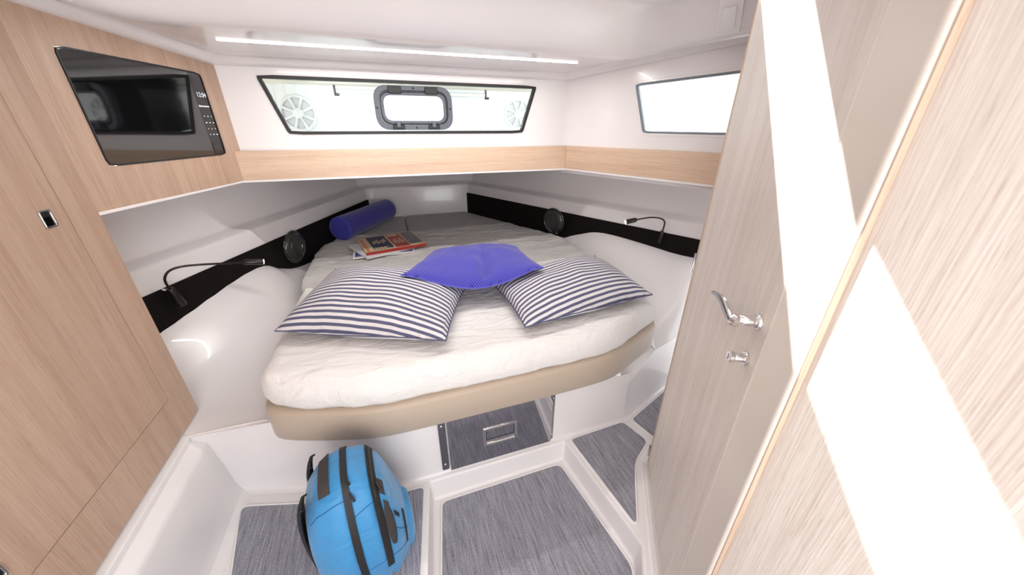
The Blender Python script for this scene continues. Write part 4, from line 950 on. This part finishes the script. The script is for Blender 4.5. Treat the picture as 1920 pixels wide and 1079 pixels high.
ribbon('side_patch', lambda a: 0.805 - 0.0 * a, 0.10, 0.31, 0.095, 0.004, PACKG, bpk, n=20, wf=lambda u: 0.35 + 0.65 * sin(math.pi * min(1, u * 1.15)) ** 0.5 if u < 0.87 else 0.5)
ribbon('pull_patch', lambda a: 0.775, 0.34, 0.43, 0.075, 0.004, PACKG, bpk, n=8)
ribbon('pocket_zipper', lambda a: 0.955, 0.06, 0.33, 0.022, 0.005, PACKB, bpk, n=20)
ribbon('fabric_tab', lambda a: 0.885, 0.25, 0.28, 0.045, 0.005, PACKB, bpk, n=4)['label'] = 'small black square fabric tab'
for t, a_ in ((0.47, 0.345), (0.75, 0.40), (0.45, 0.42)):
    p = pk(t, a_, 0.012); q = pk(t + 0.035, a_ - 0.035, 0.014); bm = BM(); tube(bm, [p, p.lerp(q, 0.5), q], [0.0035, 0.004, 0.005], 8); emit('zip_pull', bm, PACKB, bpk)
# seams
def seam(t0, a0_, t1, a1_):
    bm = BM(); tube(bm, [pk(t0 + (t1 - t0) * k / 20, a0_ + (a1_ - a0_) * k / 20, 0.0005) for k in range(21)], 0.0014, 5); emit('seam', bm, plain('backpack_seam', (30, 88, 140), 0.7), bpk)
seam(0.02, 0.315, 0.39, 0.325); seam(0.47, 0.25, 0.68, 0.29); seam(0.05, 0.05, 0.95, 0.06); seam(0.72, 0.17, 0.98, 0.17)
# shoulder strap on the back panel side
def strap(yo):
    bm = BM(); rows = []
    path = smoothpath([pk(0.0, 0.47, 0.0) + Vector((0.01, yo, 0.006)), pk(0.0, 0.46, 0) + Vector((-0.026, yo, -0.02)), pk(0, 0.4, 0) + Vector((-0.045, yo, -0.09)), pk(0, 0.2, 0) + Vector((-0.055, yo, -0.10 + 0.02)),
                       pk(0, 0.06, 0) + Vector((-0.04, yo, -0.08)), pk(0, 0.02, 0) + Vector((-0.012, yo, -0.03))], 8)
    zs = [0.44, 0.43, 0.38, 0.30, 0.22, 0.14, 0.06]; xs = [0.004, -0.006, -0.016, -0.022, -0.020, -0.014, 0.0]
    path = smoothpath([bp_ + Vector((-TH / 2 - 0.0 + x, yo, z)) for x, z in zip(xs, zs)], 6)
    for p in path: rows.append([p + Vector((0.005, -0.03, 0)), p + Vector((-0.004, -0.026, 0)), p + Vector((-0.006, 0, 0)), p + Vector((-0.004, 0.026, 0)), p + Vector((0.005, 0.03, 0))])
    grid(bm, rows); s_ = emit('shoulder_strap', bm, PACKB, bpk, angle=60)
    m = s_.modifiers.new('solid', 'SOLIDIFY'); m.thickness = 0.006
strap(-0.085); strap(0.07)

# ================================================================= OUTSIDE, SEEN THROUGH THE WINDOW
YO = 2.9
bm = BM(); gx = -1.4
while gx < 2.6:
    quadbox(bm, (gx + 0.003, YO, 1.20), (0.054, 0, 0), (0, 0.05, 0), (0, 0, 0.57)); gx += 0.06
quadbox(bm, (-1.4, YO + 0.0015, 1.20), (4.0, 0, 0), (0, 0.05, 0), (0, 0, 0.57)); struct('wall_cockpit', bm, OUTW, smooth=False)
bm = BM(); quadbox(bm, (-1.4, 2.30, 1.757), (4.0, 0, 0), (0, 0.9, 0), (0, 0, 0.03)); struct('ceiling_cockpit', bm, CREAM, smooth=False)
bm = BM(); quadbox(bm, (-1.8, 2.31, 1.275), (4.4, 0, 0), (0, 0.9, 0), (0, 0, 0.02)); struct('floor_cockpit', bm, OUTW, smooth=False)
def outspk(x, z, label):
    r = thing('cockpit_speaker', label, 'speaker', (x, YO, z - 0.1), 'white cockpit speakers outside the window'); R_ = 0.112
    bm = BM(); lathe(bm, (x, YO, z), (0, -1, 0), [(R_, 0), (R_, 0.008), (R_ - 0.006, 0.013), (R_ - 0.016, 0.013), (R_ - 0.02, 0.006)], 48, cap=False); emit('bezel', bm, SPKW, r)
    bm = BM(); lathe(bm, (x, YO - 0.001, z), (0, -1, 0), [(R_ - 0.018, 0.0), (0.05, 0.001), (0.035, 0.006), (0.001, 0.010)], 40); emit('cone', bm, plain('cone_grey', (214, 218, 220), 0.5), r)
    bm = BM(); lathe(bm, (x, YO - 0.011, z), (0, -1, 0), [(0.032, 0), (0.032, 0.004), (0.02, 0.008), (0.001, 0.009)], 28); emit('hub', bm, SPKW, r)
    for k in range(8):
        a_ = 2 * math.pi * (k + 0.5) / 8; d = Vector((cos(a_), 0, sin(a_))); t = Vector((-sin(a_), 0, cos(a_))); o = Vector((x, YO - 0.014, z))
        bm = BM(); prism(bm, [o + d * 0.028 - t * 0.005, o + d * 0.028 + t * 0.005, o + d * (R_ - 0.012) + t * 0.009, o + d * (R_ - 0.012) - t * 0.009], (0, 0.004, 0)); emit('grille_spoke', bm, SPKW, r, smooth=False)
        p_ = o + Vector((cos(a_ + 0.39), 0, sin(a_ + 0.39))) * (R_ - 0.011)
        bm = BM(); lathe(bm, p_ + Vector((0, 0.002, 0)), (0, -1, 0), [(0.003, 0), (0.002, 0.001)], 8); emit('screw', bm, DARKPL, r)
outspk(-0.51, 1.588, 'white round speaker seen through the left end of the long window'); outspk(1.045, 1.600, 'white round speaker seen faintly through the right end of the long window')
rl = thing('blind_rod', 'white rod on two brackets under the cockpit roof outside', 'rod', (0.25, 2.86, 1.70))
bm = BM(); tube(bm, [(-0.245, 2.85, 1.722), (0.765, 2.85, 1.722)], 0.011, 14); emit('rod', bm, SPKW, rl)
for x, m_ in ((-0.258, RUBBER), (0.772, GUN)):
    bm = BM(); quadbox(bm, (x - 0.006, 2.842, 1.70), (0.012, 0, 0), (0, 0.012, 0), (0, 0, 0.057)); quadbox(bm, (x - 0.006, 2.842, 1.694), (0.03, 0, 0), (0, 0.014, 0), (0, 0, 0.014)); emit('bracket', bm, m_, rl, bevel=0.002)
